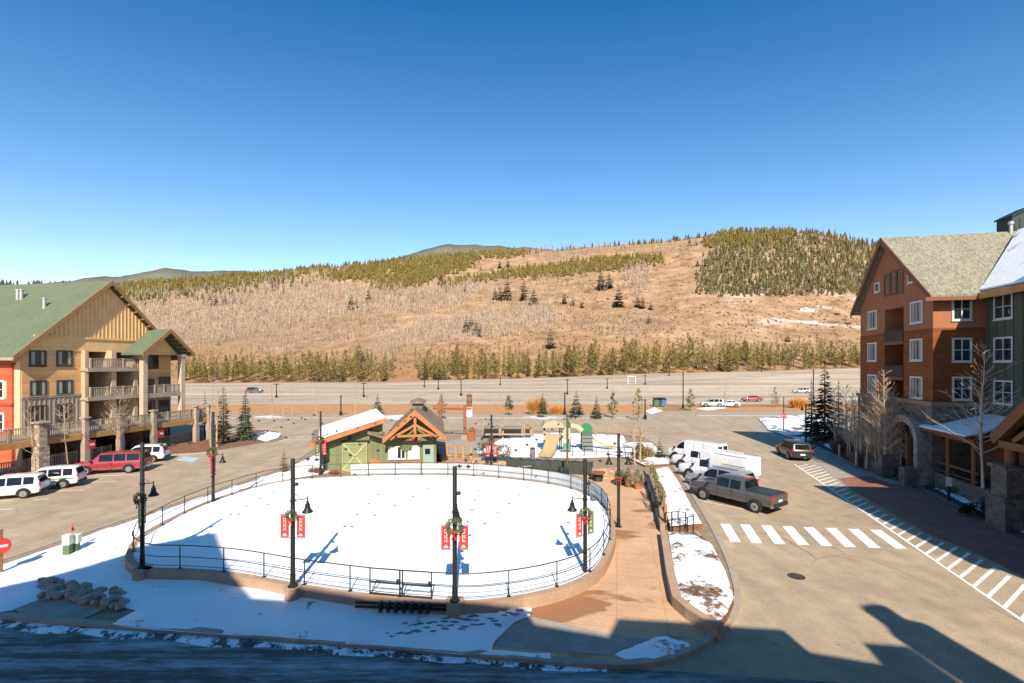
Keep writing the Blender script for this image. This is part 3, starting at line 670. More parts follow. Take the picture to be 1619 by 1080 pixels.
# porch gable on tall piers
pr=1.9; ga,gb=X(227,-pr),X(287,-pr); gm_=(ga+gb)/2; zg=13.3; zE=10.75; g0=ga-1.0; g1=gb+.9
mb=MB()
for x0 in (g0,g1):
    mb.extr([(gm_,-pr-1.0,zg),(x0,-pr-1.0,zE-.3),(x0,-pr-1.0,zE-.06),(gm_,-pr-1.0,zg+.25)],(0,pr+1.2,0))
pg=mb.build('porch_roof',GRROOF,lodge)
mb=MB()
for x0 in (g0,g1):
    mb.extr([(gm_,-pr-1.08,zg-.2),(x0-.02,-pr-1.08,zE-.46),(x0-.02,-pr-1.08,zE),(gm_,-pr-1.08,zg+.3)],(0,.08,0))
    for k in range(6):
        t=(k+.5)/6; mb.box(gm_+(x0-gm_)*t,-pr-.4,zg+(zE-.3-zg)*t-.12,.1,1.2,.18)
mb.build('bargeboard',SOFF,pg)
mb=MB(); mb.extr([(ga,-pr+.5,zE-.2),(gb,-pr+.5,zE-.2),(gm_,-pr+.5,zg-.3)],(0,.15,0)); mb.build('porch_gable',GABLEY,lodge)
STUC=mat('stucco_pier',(.47,.37,.27),.85,.12,1.5,0,.2)
for xx in (ga,gb):
    mb=MB(); mb.extr([(xx-.27,-pr-.27,3),(xx+.27,-pr-.27,3),(xx+.27,-pr+.27,3),(xx-.27,-pr+.27,3)],(0,0,zE-3.1)); mb.box(xx,-pr,zE-.25,.72,.72,.3); mb.build('porch_pier',STUC,lodge)
mb=MB(); mb.bx(bx1,gb+.3,-pr-.1,0,5.72,6.0); mb.bx(bx1,gb+.3,-pr-.2,-pr-.1,5.6,6.1); mb.build('porch_floor',GREYW,lodge)
baluster_rail(lodge,(bx1,-pr,6.0),(gb,-pr,6.0),1.0,GREYW,'porch_railing',4)
# rear wing roof that shows at the far left
mb=MB(); mb.extr([(-6,20,13.2),(W/2,20,zr-.5),(W/2,20,zr-.2),(-6,20,13.5)],(0,12,0)); mb.build('rear_roof',GRROOF,lodge)
mb=MB(); mb.bx(-9,0,14,34,0,13); mb.build('rear_wing',CREAM,lodge)
# cream pilaster strip and red annex at the picture's edge
REDW=siding('red_siding',(.60,.115,.055),.2)
AF=Facade(LF.P+LF.d*0-LF.n*0,(math.cos(R(-8)),math.sin(R(-8)))) 
ann=thing('red_annex','orange red annex with white framed windows at the lodge corner','building',LF.P,LF.rz)
mb=MB(); mb.bx(-.3,-.02,.75,14,0,9.35); mb.build('wall',REDW,ann)
mb=MB(); mb.bx(-.5,-.02,.6,14.2,9.35,9.6); mb.bx(-.4,-.02,.7,14,5.6,5.85); mb.build('cornice',mat('red_trim',(.35,.06,.04),.7,.1,1),ann)
for z0,z1 in ((6.4,7.8),(3.4,4.8)): window(ann,1.75,2.7,z0,z1,WHITEF,1,1,-.3,axis='y',fw=.16)
mb=MB(); mb.bx(-.32,-.3,1.35,1.6,6.3,7.9); mb.build('shutter',CREAM,ann); mb=MB(); mb.bx(-.12,-.0,.05,.74,2.9,10.3); mb.build('pilaster',CREAM,ann)
# ===== raised walkway in front of the lodge
wk=thing('raised_walkway','raised timber walkway with grey balustrade running along the lodge front','walkway',LF.P,LF.rz)
yo=-4.3; xa,xb=-16,X(333,yo)
mb=MB(); mb.bx(xa,xb,yo,0-.13,2.72,2.98); mb.build('deck',GREYW,wk)
mb=MB(); mb.bx(xa,xb,yo-.14,yo,2.35,2.9); mb.bx(xa,xb,yo+.3,yo+.5,2.3,2.715); mb.build('beam',BEAMY,wk)
baluster_rail(wk,(xa,yo+.05,2.98),(xb,yo+.05,2.98),1.02,GREYW,'balustrade',22)
PIERS=stone('pier_stone',(.28,.21,.14),(.40,.31,.22),(.50,.40,.30),2.6)
for px in (-60,64,135,190,243,310,330):
    xx=X(px,yo-.2); mb=MB(); w=.42 if px in(64,-60) else .25
    mb.bx(xx-w,xx+w,yo-.2-w,yo-.2+w,0,2.3); mb.bx(xx-w*.75,xx+w*.75,yo-.2-w*.75,yo-.2+w*.75,2.3,4.3); mb.bx(xx-w-.06,xx+w+.06,yo-.26-w,yo-.14+w,4.3,4.45)
    mb.build('pillar',PIERS if px in(64,-60) else GREYW,wk)
fence=thing('balustrade_fence','grey slatted balustrade at ground level under the walkway','fence',LF.P+LF.n*(yo+.9),LF.rz)
for a,b in ((-16,X(58,yo)),(X(72,yo),X(133,yo)),(X(140,yo),X(186,yo)),(X(250,yo),X(330,yo))): baluster_rail(fence,(a,0,.1),(b,0,.1),1.05,GREYW,'panel',3)
RED=mat('red_cloth',(.50,.035,.04),.7,.12,3); 
for px in (142,252):
    xx=X(px,yo-.5); t=LF.P+LF.d*xx+LF.n*(yo-.75)
    s=thing('hanging_sign','small red sign hanging from the walkway '+('above the red wagon' if px<200 else 'near the porch piers'),'sign',(t.x,t.y,1.45),LF.rz)
    mb=MB(); mb.bx(-.32,.32,-.03,.03,0,.75); mb.build('panel',RED,s); mb=MB(); mb.tube([(-.34,0,.8),(.34,0,.8)],.025,6); mb.build('bracket',BLACK,s); mb=MB(); mb.bx(-.2,.2,-.036,-.03,.28,.5); mb.build('emblem',WHITEF,s)
# ===== orange brown hotel on the right
ORB=siding('orange_siding',(.245,.078,.022),.2); ORU=mat('brown_stucco',(.34,.135,.065),.85,.08,1,0,.1); TANR=roof_mat('tan_shingle',(.23,.21,.155),.2,.28); GREENW=mat('green_battens',(.085,.10,.068),.8,.1,1)
HST=stone('hotel_stone',(.10,.08,.06),(.155,.125,.095),(.215,.175,.13),2.4)
a13=R(13); HFc=Facade((34.45,48.8),(-math.sin(a13),-math.cos(a13)))
hot=thing('brown_hotel','orange brown gabled hotel with tan shingle roof and stone base','hotel',HFc.P,HFc.rz)
X=HFc.x; W=X(1475); hd=24; ze=15.0; zr=20.4; xm=X(1403)
r0,r1=X(1398.5),X(1428.5)                       # recessed balcony bay
mb=MB(); mb.bx(0,r0,0,hd,6.6,12.2); mb.bx(r1,W,0,hd,6.6,12.2); mb.bx(r0,r1,1.6,hd,6.6,12.2); mb.build('wall',ORB,hot)
mb=MB(); mb.bx(0,r0,.02,hd-.02,12.2,ze); mb.bx(r1,W-.02,.02,hd-.02,12.2,ze); mb.bx(r0,r1,1.6,hd-.05,12.2,ze)
mb.extr([(0.02,.02,ze),(W-.02,.02,ze),(xm,.02,zr-.15)],(0,hd-1,0)); mb.bx(r0,r1,.02,1.6,14.3,ze); mb.bx(r0,r1,.02,1.6,11.35,12.1); mb.bx(r0,r1,.02,1.6,8.3,9.0)
mb.build('upper_wall',ORU,hot)
mb=MB(); mb.bx(-.15,W+.15,-.15,hd,0,6.6)
mb.build('stone_base',HST,hot)
mb=MB(); mb.bx(-.25,W+.25,-.25,.0-.15,6.3,6.62); mb.bx(W+.15,W+.25,-.15,8,6.3,6.62); mb.build('band',CREAM if False else mat('brown_band',(.3,.2,.13),.8,.1,1),hot)
mb=MB()
sl=(zr-ze)/(W/2); ex=.75
for x0 in (-ex,W+ex):
    zl=ze-ex*sl; mb.extr([(xm,-.5,zr+.02),(x0,-.5,zl+.02),(x0,-.5,zl+.28),(xm,-.5,zr+.28)],(0,hd+.6,0))
rf=mb.build('roof',TANR,hot)
mb=MB(); TRIMD=mat('brown_trim',(.20,.085,.045),.7,.12,1)
for x0 in (-ex-.02,W+ex+.02):
    zl=ze-ex*sl; mb.extr([(xm,-.58,zr-.25),(x0,-.58,zl-.2),(x0,-.58,zl+.3),(xm,-.58,zr+.32)],(0,.08,0))
mb.bx(W+ex,W+ex+.1,-.9,hd,ze-ex*sl-.15,ze-ex*sl+.12)
mb.build('bargeboard',TRIMD,rf)
mb=MB(); mb.lathe([(.12,-.5),(.12,.7),(.2,.72),(.2,.95),(.02,1.0)],8,(xm+.2,9,zr+.1)); mb.build('vent_pipe',CHM,rf,True)
for zf in (8.35,11.4):
    mb=MB(); mb.bx(r0,r1,-.05,1.6,zf-.25,zf); mb.build('balcony_floor',TRIMD,hot)
    mb=MB(); mb.bx(r0,r1,-.08,-.0,zf+.92,zf+1.02); mb.bx(r0,r1,-.06,-.01,zf+.02,zf+.88); mb.build('balcony_panel',mat('dark_panel',(.07,.04,.025),.7,.2,2),hot)
    window(hot,r0+.3,r1-.2,zf+.05,zf+2.0,TRIMD,1,0,1.6,fw=.08,gm=DARKGL)
mb=MB(); zf=14.3
GW=hot
for (p0,p1,q0,q1) in ((1373.5,1385,477,509+9),(1440,1457,479,509)): pass
for rowz in ((12.85,14.35),(9.85,11.35),(6.85,8.35)):
    for p0,p1 in ((1373.5,1385.5),(1441,1457.5)):
        window(hot,X(p0),X(p1),rowz[0],rowz[1],WHITEF,1,0,0.02 if rowz[0]>12 else 0,fw=.13,cur=CURT)
for p0,p1,q0,q1 in ((1384,1390,450,461),(1436.5,1443,434,446)): window(hot,X(p0),X(p1),HFc.z(p0,q1),HFc.z(p0,q0),WHITEF,0,0,.02,fw=.12)
for i,(p0,p1) in enumerate(((1399,1406),(1408.5,1416),(1419,1427))):
    z0=HFc.z(p0,466-i*1.5); z1=HFc.z(p0,436-i*4); window(hot,X(p0),X(p1),z0,z1,TRIMD,0,1,.02,fw=.1,gm=DARKGL)
# side wall facing the camera (x = W)
for z0,z1 in ((12.85,14.3),(9.75,11.3),(6.9,8.4)): window(hot,1.35,2.35,z0,z1,WHITEF,1,1,W-(.02 if z0>12 else 0),axis='y',fw=.13,flip=-1)
# stone arcade
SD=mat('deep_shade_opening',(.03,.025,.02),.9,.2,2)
ax=X(1447); zc=3.3
arch=thing('stone_arch','rounded stone entrance arch at the foot of the brown hotel','arch',HFc.P,HFc.rz)
mb=MB(); pts=[(ax-1.55,-.9,0),(ax-1.55,-.9,zc)]+[(ax-1.55*math.cos(t),-.9,zc+1.55*math.sin(t)) for t in np.linspace(.1,math.pi-.1,12)]+[(ax+1.55,-.9,zc),(ax+1.55,-.9,0)]
outer=[(ax+2.1,-.9,0),(ax+2.1,-.9,zc)]+[(ax+2.1*math.cos(t),-.9,zc+2.1*math.sin(t)) for t in np.linspace(.1,math.pi-.1,12)]+[(ax-2.1,-.9,zc),(ax-2.1,-.9,0)]
ring=list(zip(pts,outer[::-1]))
for (p,q),(p2,q2) in zip(ring,ring[1:]): mb.extr([p,q,q2,p2],(0,.75,0))
mb.build('arch_ring',stone('arch_stone',(.26,.21,.16),(.33,.27,.21),(.38,.31,.25),1.5),arch)
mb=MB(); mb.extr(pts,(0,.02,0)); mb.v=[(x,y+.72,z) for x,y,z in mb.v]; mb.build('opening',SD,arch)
mb=MB(); mb.bx(ax-.9,ax+.9,-.75,-.2,0,1.0); mb.bx(ax-.07,ax+.07,-.6,-.3,1.0,3.6); mb.bx(ax-1.3,ax+1.3,-.55,-.4,1.0,1.12); mb.build('door_frame',BROWNW,arch)
mb=MB(); mb.bx(ax-1.9,ax-1.2,-1.8,-.95,0,1.9); mb.bx(ax-4.9,ax-1.9,-1.6,-1.2,0,1.1); mb.build('forewall',HST,arch); mb=MB(); mb.bx(ax+1.4,ax+2.2,-1.8,-.95,0,1.5); mb.build('forewall',HST,arch)
# ===== green wing that comes toward the camera
NP=HFc.P+HFc.d*W+HFc.n*3.33
WF=Facade(NP,HFc.d); X=WF.x
gw=thing('green_wing','dark green board wing with white windows and snowy roof beside the hotel','building',WF.P,WF.rz)
L1=8.2
mb=MB(); mb.bx(0.02,L1,0,16,3.2,15.0)
k=.3
while k<L1: mb.bx(k,k+.07,-.045,0,3.2,15.0); k+=.8
mb.build('wall',GREENW,gw)
mb=MB(); mb.bx(.02,L1,.01,16,0,3.2); mb.build('stone_base',HST,gw)
for p0,p1 in ((1574,1600),):
    for z0,z1 in ((12.75,14.3),(9.75,11.25),(6.75,8.2)):
        window(gw,X(p0),X(p1),z0,z1,WHITEF,1,1,0,fw=.13)
        window(gw,X(p1)+2.0,X(p1)+3.9,z0,z1,WHITEF,1,1,0,fw=.13)
SNR=snow_mat('roof_snow',.9,(.20,.19,.15),.5,.63)
mb=MB(); mb.extr([(.0,-.8,14.3),(.0,5.6,20.1),(.0,5.6,20.4),(.0,-.8,14.6)],(L1,0,0)); mb.extr([(0,5.6,20.1),(0,16,14.8),(0,16,15.1),(0,5.6,20.4)],(L1,0,0)); mb.add([(-.01,.2,15.3),(-.01,5.6,20.4),(-5.7,5.6,20.4)],[(0,1,2)]); r=mb.build('roof',TANR,gw)
mb=MB(); mb.extr([(.0,-.55,14.86),(.0,5.6,20.43),(.0,5.6,20.55),(.0,-.55,14.98)],(L1-.05,0,0)); mb.extr([(-.002,-.1,15.27),(-.002,5.6,20.43),(-5.6,5.6,20.43)],(0,0,.12)); mb.build('roof_snow',SNR,r)
mb=MB(); mb.bx(-.0,L1,-.92,-.8,14.2,14.66); mb.build('fascia',BEAMY,r)
# rooftop stair tower
mb=MB(); 
tw=thing('roof_tower','dark green metal rooftop box behind the tan roof','tower',(45.0,44.4,0),R(-6))
mb.extr([(0,0,14),(1.75,0,14),(1.75,0,23.55),(0,0,22.7)],(0,1.6,0))
for k in range(4): mb.bx(.2+k*.42,.26+k*.42,-.05,0,14,22.4+.2*k)
mb.build('wall',mat('tower_green',(.035,.06,.048),.6,.12,1),tw); mb=MB(); mb.extr([(-.1,-.15,22.68),(1.8,-.15,23.6),(1.8,-.15,23.78),(-.1,-.15,22.85)],(0,1.9,0)); mb.build('cap',mat('tower_cap',(.02,.03,.03),.5,.1,2),tw)
mb=MB(); mb.tube([(1.75,.5,23.5),(1.75,.5,24.6)],.05,5); mb.build('mast',CHM,tw)
mb=MB(); mb.bx(1.76,4.5,.0,1.6,14,23.3); mb.build('pale_side',CREAM,tw)
# nearer taller wing just outside the picture (casts the pavement shade)
nw=thing('near_wing','tall brown wing of the hotel just beyond the right edge','building',WF.P,WF.rz)
mb=MB(); mb.bx(L1,L1+12,.0,14,0,18.2); mb.build('wall',ORB,nw)
mb=MB(); mb.bx(L1-.3,L1+12.3,-.3,14.3,18.2,18.7); mb.build('roof',TANR,nw)
nw2=thing('corner_block','brown corner block of the condominium beyond the right edge','building',(23.75,5.4,0),R(-6.1))
mb=MB(); mb.bx(0,14,0,14,0,14.4); mb.build('wall',ORU,nw2); mb=MB(); mb.bx(-.5,14.5,-.5,14.5,14.4,15.0); mb.build('roof',TANR,nw2)
for z in (2,5,8,11):
    for k in (2,6,10): window(nw2,k,k+1.3,z,z+1.6,WHITEF,1,1,0,axis='y',fw=.12)
# ===== log entry porch with low snowy roof
LOG=mat('log_wood',(.21,.085,.034),.55,.2,1.2,0,0,'obj',.25); LOWW=mat('porch_wood',(.14,.06,.03),.6,.2,2,0,0,'obj',.2)
pc=thing('stone_porch','stone walled porch with low snowy shed roof against the green wing','porch',WF.P,WF.rz)
x0,x1=-1.9,4.6; yf=-3.3
mb=MB(); mb.extr([(x0,yf-.6,4.45),(x0,.0,5.55),(x0,.0,5.7),(x0,yf-.6,4.6)],(x1-x0,0,0)); mb.build('roof',TRIMD,pc)
mb=MB(); mb.extr([(x0+.05,yf-.55,4.62),(x0+.05,-.02,5.72),(x0+.05,-.02,5.80),(x0+.05,yf-.55,4.72)],(x1-x0-.1,0,0)); mb.build('roof_snow',snow_mat('porch_snow'),pc)
mb=MB(); mb.bx(x0,x1+3,yf,yf+.35,0,1.35); mb.bx(x0,x0+.35,yf+.36,0,0,1.35); mb.build('stone_wall',HST,pc)
for xx in (x0+.3,1.5,x1-.4):
    mb=MB(); mb.lathe([(.16,1.35),(.15,4.4)],10,(xx,yf+.17,0)); mb.build('post',LOG,pc,True)
mb=MB(); mb.bx(x0,x1,yf+.1,yf+.22,2.1,2.22); mb.bx(x0,x1,yf+.1,yf+.22,1.55,1.63); mb.bx(x0,x1,yf-.1,yf+.1,4.15,4.42); mb.build('rail',LOG,pc)
mb=MB(); mb.bx(x0+.3,x1+4,-1.0,-.75,1.3,4.5); mb.build('back_wall',LOWW,pc)
en=thing('log_entry','log framed gabled entry roof on a stone pillar at the right edge','porch',(28.95,28.5,0),WF.rz)
mb=MB(); half=4.0; zA=9.15; zB=5.6; xm_=half
for s in (-1,1):
    mb.extr([(xm_,-.7,zA),(xm_+s*(half+.7),-.7,zB-.5),(xm_+s*(half+.7),-.7,zB-.25),(xm_,-.7,zA+.25)],(0,5.8,0))
mb.build('roof',TRIMD,en); mb=MB()
for s in (-1,1): mb.beam((xm_,-.55,zA-.35),(xm_+s*(half+.5),-.55,zB-.65),.4,.45); mb.beam((xm_,-.4,zA-1.8),(xm_+s*(half-.8),-.4,zB-.5),.28)
mb.beam((.0,-.5,zB-.75),(2*half,-.5,zB-.75),.42); mb.beam((xm_,-.5,zB-.6),(xm_,-.5,zA-.4),.35); mb.build('log_truss',LOG,en)
for xx in (.35,2*half-.35):
    mb=MB(); mb.lathe([(.3,3.7),(.28,zB-.8)],12,(xx,-.3,0)); mb.build('log_post',LOG,en,True)
    mb=MB(); mb.extr([(xx-.8,-1.1,0),(xx+.8,-1.1,0),(xx+.8,.5,0),(xx-.8,.5,0)],(0,0,1.9)); mb.extr([(xx-.62,-.92,1.9),(xx+.62,-.92,1.9),(xx+.62,.32,1.9),(xx-.62,.32,1.9)],(0,0,1.6)); mb.box(xx,-.3,3.6,1.5,1.5,.2); mb.build('stone_pillar',HST,en)
mb=MB()
for k in range(14): mb.bx(1.2+k*.4,1.3+k*.4,1.5,1.6,.3,1.4)
mb.bx(1.1,7,1.45,1.65,1.4,1.5); mb.build('railing',LOG,en)
# ===== the building the photo is taken from: roofline shapes the shadows on street and rink
SUNX,TEL=.0744,.805
def SIL(px,py,z=0.0):
    p=G(px,py,z); d=p.y+2.0; return (p.x+SUNX*d, z+d*TEL)
sil=[SIL(-420,950),SIL(-60,948),SIL(0,934),SIL(75,914,.13),SIL(205,873,.3),SIL(342,841,ZI),SIL(362,893,ZI),SIL(386,928,.2),SIL(402,946,.13),SIL(458,949,.13),SIL(480,932,.3),SIL(590,946,.5),SIL(700,951,.5),SIL(830,962,.13),SIL(845,986,.13),SIL(960,1006,.13),SIL(976,977,.13),SIL(1130,986,.1),SIL(1236,994),SIL(1246,1030),SIL(1390,1048),SIL(1362,1015),SIL(1430,1020)]
sx=[sil[0]];
for x,z in sil[1:]:
    sx.append((max(x,sx[-1][0]+.02),z))
cb=thing('condo_building','big condominium behind the viewpoint whose gable and chimney shade the street','building',(0,-2,0))
mb=MB(); poly=[(x,0,z) for x,z in sx]; xe=sx[-1][0]; poly=[(sx[0][0],0,0)]+poly+[(xe-.06,0,12.4),(24,0,12.2),(24,0,0)]
mb.extr(poly,(0,-13,0)); mb.build('wall',ORU,cb)
chp=[SIL(*q) for q in ((1500,1065),(1406,1002),(1397,988),(1382,973),(1360,962),(1358,955.5),(1380,953),(1398,957),(1408,966),(1425,977),(1445,980),(1462,985),(1540,1031))]
mb=MB(); mb.extr([(chp[0][0]+.06,-.02,11)]+[(max(x,chp[0][0]+.06),-.02,z) for x,z in chp]+[(chp[-1][0],-.02,11)],(0,-1.1,0)); mb.build('chimney',HST,cb)
for z in (2.2,5.2,8.2,11.2):
    for k in range(-16,8,4):
        if abs(k)<2: continue
        window(cb,k+.0,k+1.4,z,z+1.5,WHITEF,1,1,0,fw=.12,flip=-1)
# ===== green skating hut
hl=G(512,745,.12); hr=G(690,739.5,.12); HUF=Facade((hl.x,hl.y),(hr.x-hl.x,hr.y-hl.y)); X=HUF.x
hut=thing('skating_hut','small green board hut with orange timber gable and snowy side roof','hut',(HUF.P.x,HUF.P.y,.12),HUF.rz)
HG=siding('hut_green',(.185,.20,.10),.25,'x',.08,.3); HDOOR=siding('hut_door',(.26,.28,.125),.3,'x',.06,.25); ORT=mat('orange_timber',(.40,.16,.065),.6,.14,1.5,0,0,'obj',.2); RFB=roof_mat('hut_shingle',(.24,.175,.125),.2,.15)
zz=lambda px,py,y=0: HUF.z(px,py,y)-.12
w1=X(605); w2=X(690); hd=7.5
zL=zz(527,694); zR=zz(606,663)
mb=MB(); mb.extr([(.0,0,0),(w1,0,0),(w1,0,zR-.1),(.0,0,zL-.1)],(-1.6,hd,0)); gx=X(657); gl,gr=X(609),X(703); zA=zz(657,651); zF=zz(609,694); rz_=lambda x: zA-(zA-zF)*((gx-x)/(gx-gl) if x<gx else (x-gx)/(gr-gx))-.12
mb.extr([(w1+.01,-.0,0),(w2,0,0),(w2,0,rz_(w2)),(gx,0,rz_(gx)),(w1+.01,0,rz_(w1+.01))],(0,hd,0)); mb.build('wall',HG,hut)
mb=MB(); mb.extr([(-.9,-.8,zL-.45),(w1+.35,-.8,zR+.0),(w1+.35,-.8,zR+.2),(-.9,-.8,zL-.25)],(-1.9,hd+1.3,.0)); r1_=mb.build('side_roof',RFB,hut)
mb=MB(); mb.extr([(-.3,-.7,zL+.06),(w1+.3,-.7,zR+.21),(w1+.3,-.7,zR+.3),(-.3,-.7,zL+.14)],(-1.8,hd+.9,.0)); mb.build('roof_snow',snow_mat('hut_snow'),r1_)
mb=MB(); mb.extr([(-.95,-.9,zL-.6),(w1+.4,-.9,zR-.16),(w1+.4,-.9,zR+.24),(-.95,-.9,zL-.22)],(0,.1,0)); mb.build('fascia',ORT,r1_)
gx=X(657); gl,gr=X(609),X(703); zA=zz(657,651); zF=zz(609,694)
mb=MB(); mb.extr([(gx,-1.2,zA),(gl,-1.2,zF),(gl,-1.2,zF+.2),(gx,-1.2,zA+.2)],(0,hd+4.4,0)); mb.extr([(gx,-1.2,zA),(gr,-1.2,zF+.1),(gr,-1.2,zF+.3),(gx,-1.2,zA+.2)],(0,hd+4.4,0)); r2_=mb.build('gable_roof',RFB,hut)
mb=MB(); mb.extr([(gx,-1.3,zA-.25),(gl-.1,-1.3,zF-.25),(gl-.1,-1.3,zF+.2),(gx,-1.3,zA+.28)],(0,.12,0)); mb.extr([(gx,-1.3,zA-.25),(gr+.1,-1.3,zF-.15),(gr+.1,-1.3,zF+.3),(gx,-1.3,zA+.28)],(0,.12,0))
mb.build('bargeboard',ORT,r2_)
mb=MB(); mb.beam((gx,-1.0,zA-.2),(gx,-1.0,zF+.5),.22); mb.beam((gl+.5,-1.0,zF+.1),(gx,-1.0,zA-1.05),.2); mb.beam((gr-.5,-1.0,zF+.15),(gx,-1.0,zA-1.05),.2); mb.beam((gl+.9,-1,zF+.35),(gr-.9,-1,zF+.4),.2); mb.build('truss',ORT,r2_)
mb=MB(); mb.bx(gx-.5,gx+.5,hd-3.5,hd+.5,zA-.1,zA+.42); mb.extr([(gx-.8,hd-3.8,zA+.42),(gx+.8,hd-3.8,zA+.42),(gx,hd-3.8,zA+.72)],(0,4.6,0)); mb.build('ridge_vent',RFB,r2_)
mb=MB(); mb.extr([(X(583),-.85,zz(585,684)),(gl+.2,-.85,zz(610,693)),(gl+.2,.4,zz(610,690)),(X(583),.4,zz(585,676))],(0,0,.12)); mb.build('link_roof',RFB,hut)
d0,d1=X(541),X(581); zt=zz(560,699)
dr=(lambda mb:(mb.bx(d0,d1,-.06,-.005,.02,zt),mb.build('barn_door',HDOOR,hut))[1])(MB())
mb=MB()
for p,q in (((d0+.05,-.09,.08),(d1-.05,-.09,zt-.08)),((d1-.05,-.09,.08),(d0+.05,-.09,zt-.08)),((d0,-.09,.06),(d1,-.09,.06)),((d0,-.09,zt-.05),(d1,-.09,zt-.05)),((d0+.05,-.09,0.05),(d0+.05,-.09,zt)),((d1-.05,-.09,.05),(d1-.05,-.09,zt))): mb.beam(p,q,.05,.14)
mb.build('brace',mat('door_brace',(.40,.42,.20),.7,.1,2),dr)
mb=MB(); mb.bx(d0-.08,d1+.2,-.2,-.005,zt+.02,zt+.14); mb.build('door_track',BLACK,hut)
for p0,p1 in ((615,627),(629,640),(646,662)): window(hut,X(p0),X(p1),.95,1.95,mat('white_shutter',(.75,.74,.7),.6,.05,2),1,0,0,fw=.06,gm=mat('blind',(.7,.7,.66),.6,.06,3) if p0!=629 else GLASS)
mb=MB(); mb.extr([(X(585),-.12,0),(X(667),-.12,0),(X(667),-.12,.62),(X(610),-.12,.62),(X(585),-.12,1.05)],(0,.11,0)); mb.build('wainscot',ORT,hut)
mb=MB(); mb.bx(X(669),X(686),-.05,-.005,0,2.05); dd=mb.build('side_door',mat('teal_door',(.25,.36,.30),.6,.08,2),hut); mb=MB(); mb.bx(X(672),X(680),-.07,-.05,1.25,1.75); mb.build('door_window',DARKGL,dd)
mb=MB(); mb.bx(X(635),X(665),-.10,-.005,2.25,2.5); mb.build('red_sign',mat('sign_red',(.45,.13,.1),.7,.1,3),hut)
mb=MB(); mb.lathe([(.001,0),(.55,0),(.55,.07),(.001,.07)],20,(X(642),-.09,2.1),'y'); mb.build('round_sign',mat('sign_green',(.10,.16,.07),.7,.15,3),hut)
for px in (553,678): 
    mb=MB(); mb.lathe([(.12,0),(.12,.2),(.06,.26)],8,(X(px),-.14,2.75)); mb.build('wall_lamp',BLACK,hut,True)
mb=MB(); mb.bx(-.06,.22,-.06,-.005,0,2.9); mb.bx(-.06,.3,-.12,-.005,0,.9); mb.build('corner_board',mat('corner_green',(.05,.07,.04),.7,.1,2),hut)
# ---------------------------------------------------------------- lamp posts, wreaths, banners, string lights
WREATH=leafmat('wreath_needles',(.05,.075,.025),(.13,.15,.06),(.2,.2,.09)); BOWR=mat('bow_red',(.5,.03,.03),.6,.1,4); BANR=mat('banner_red',(.56,.05,.05),.75,.08,2); BANG=mat('banner_green',(.13,.17,.055),.75,.08,2); BANT=mat('banner_teal',(.3,.45,.45),.7,.1,3); LETT=mat('letter_white',(.78,.76,.72),.7,.03,3)
POSTG=mat('post_green',(.055,.07,.045),.5,.2,2)
def wreath_mesh():
    mb=MB(); r=random.Random(3)
    for i in range(420):
        t=r.uniform(0,2*math.pi); a=r.uniform(0,2*math.pi); R0=.26; rr=r.uniform(.03,.12)
        c=Vector((math.cos(t)*(R0+rr*math.cos(a)),rr*math.sin(a),math.sin(t)*(R0+rr*math.cos(a))))
        d=Vector((r.uniform(-1,1),r.uniform(-1,1),r.uniform(-1,1))).normalized()*.075; e=d.orthogonal().normalized()*.03
        mb.tri(c-e,c+e,c+d)
    return mb
WR=None
def wreath(loc,rz,label,s=1):
    global WR
    if WR is None:
        w=thing('wreath',label,'wreath',loc,rz,'wreaths hung on the lamp posts'); WR=w
        wreath_mesh().build('greenery',WREATH,w,fix=False)
        mb=MB(); 
        for sx in (-1,1): mb.extr([(0,-.14,-.2),(sx*.15,-.14,-.1),(sx*.15,-.14,-.28)],(0,-.03,0)); mb.extr([(0,-.14,-.22),(sx*.04,-.14,-.5),(sx*.12,-.14,-.48)],(0,-.015,0))
        mb.build('bow',BOWR,w)
    else: w=dup(WR,loc,rz,label)
    s*=.82; w.scale=(s,s,s); return w
POSTS={}
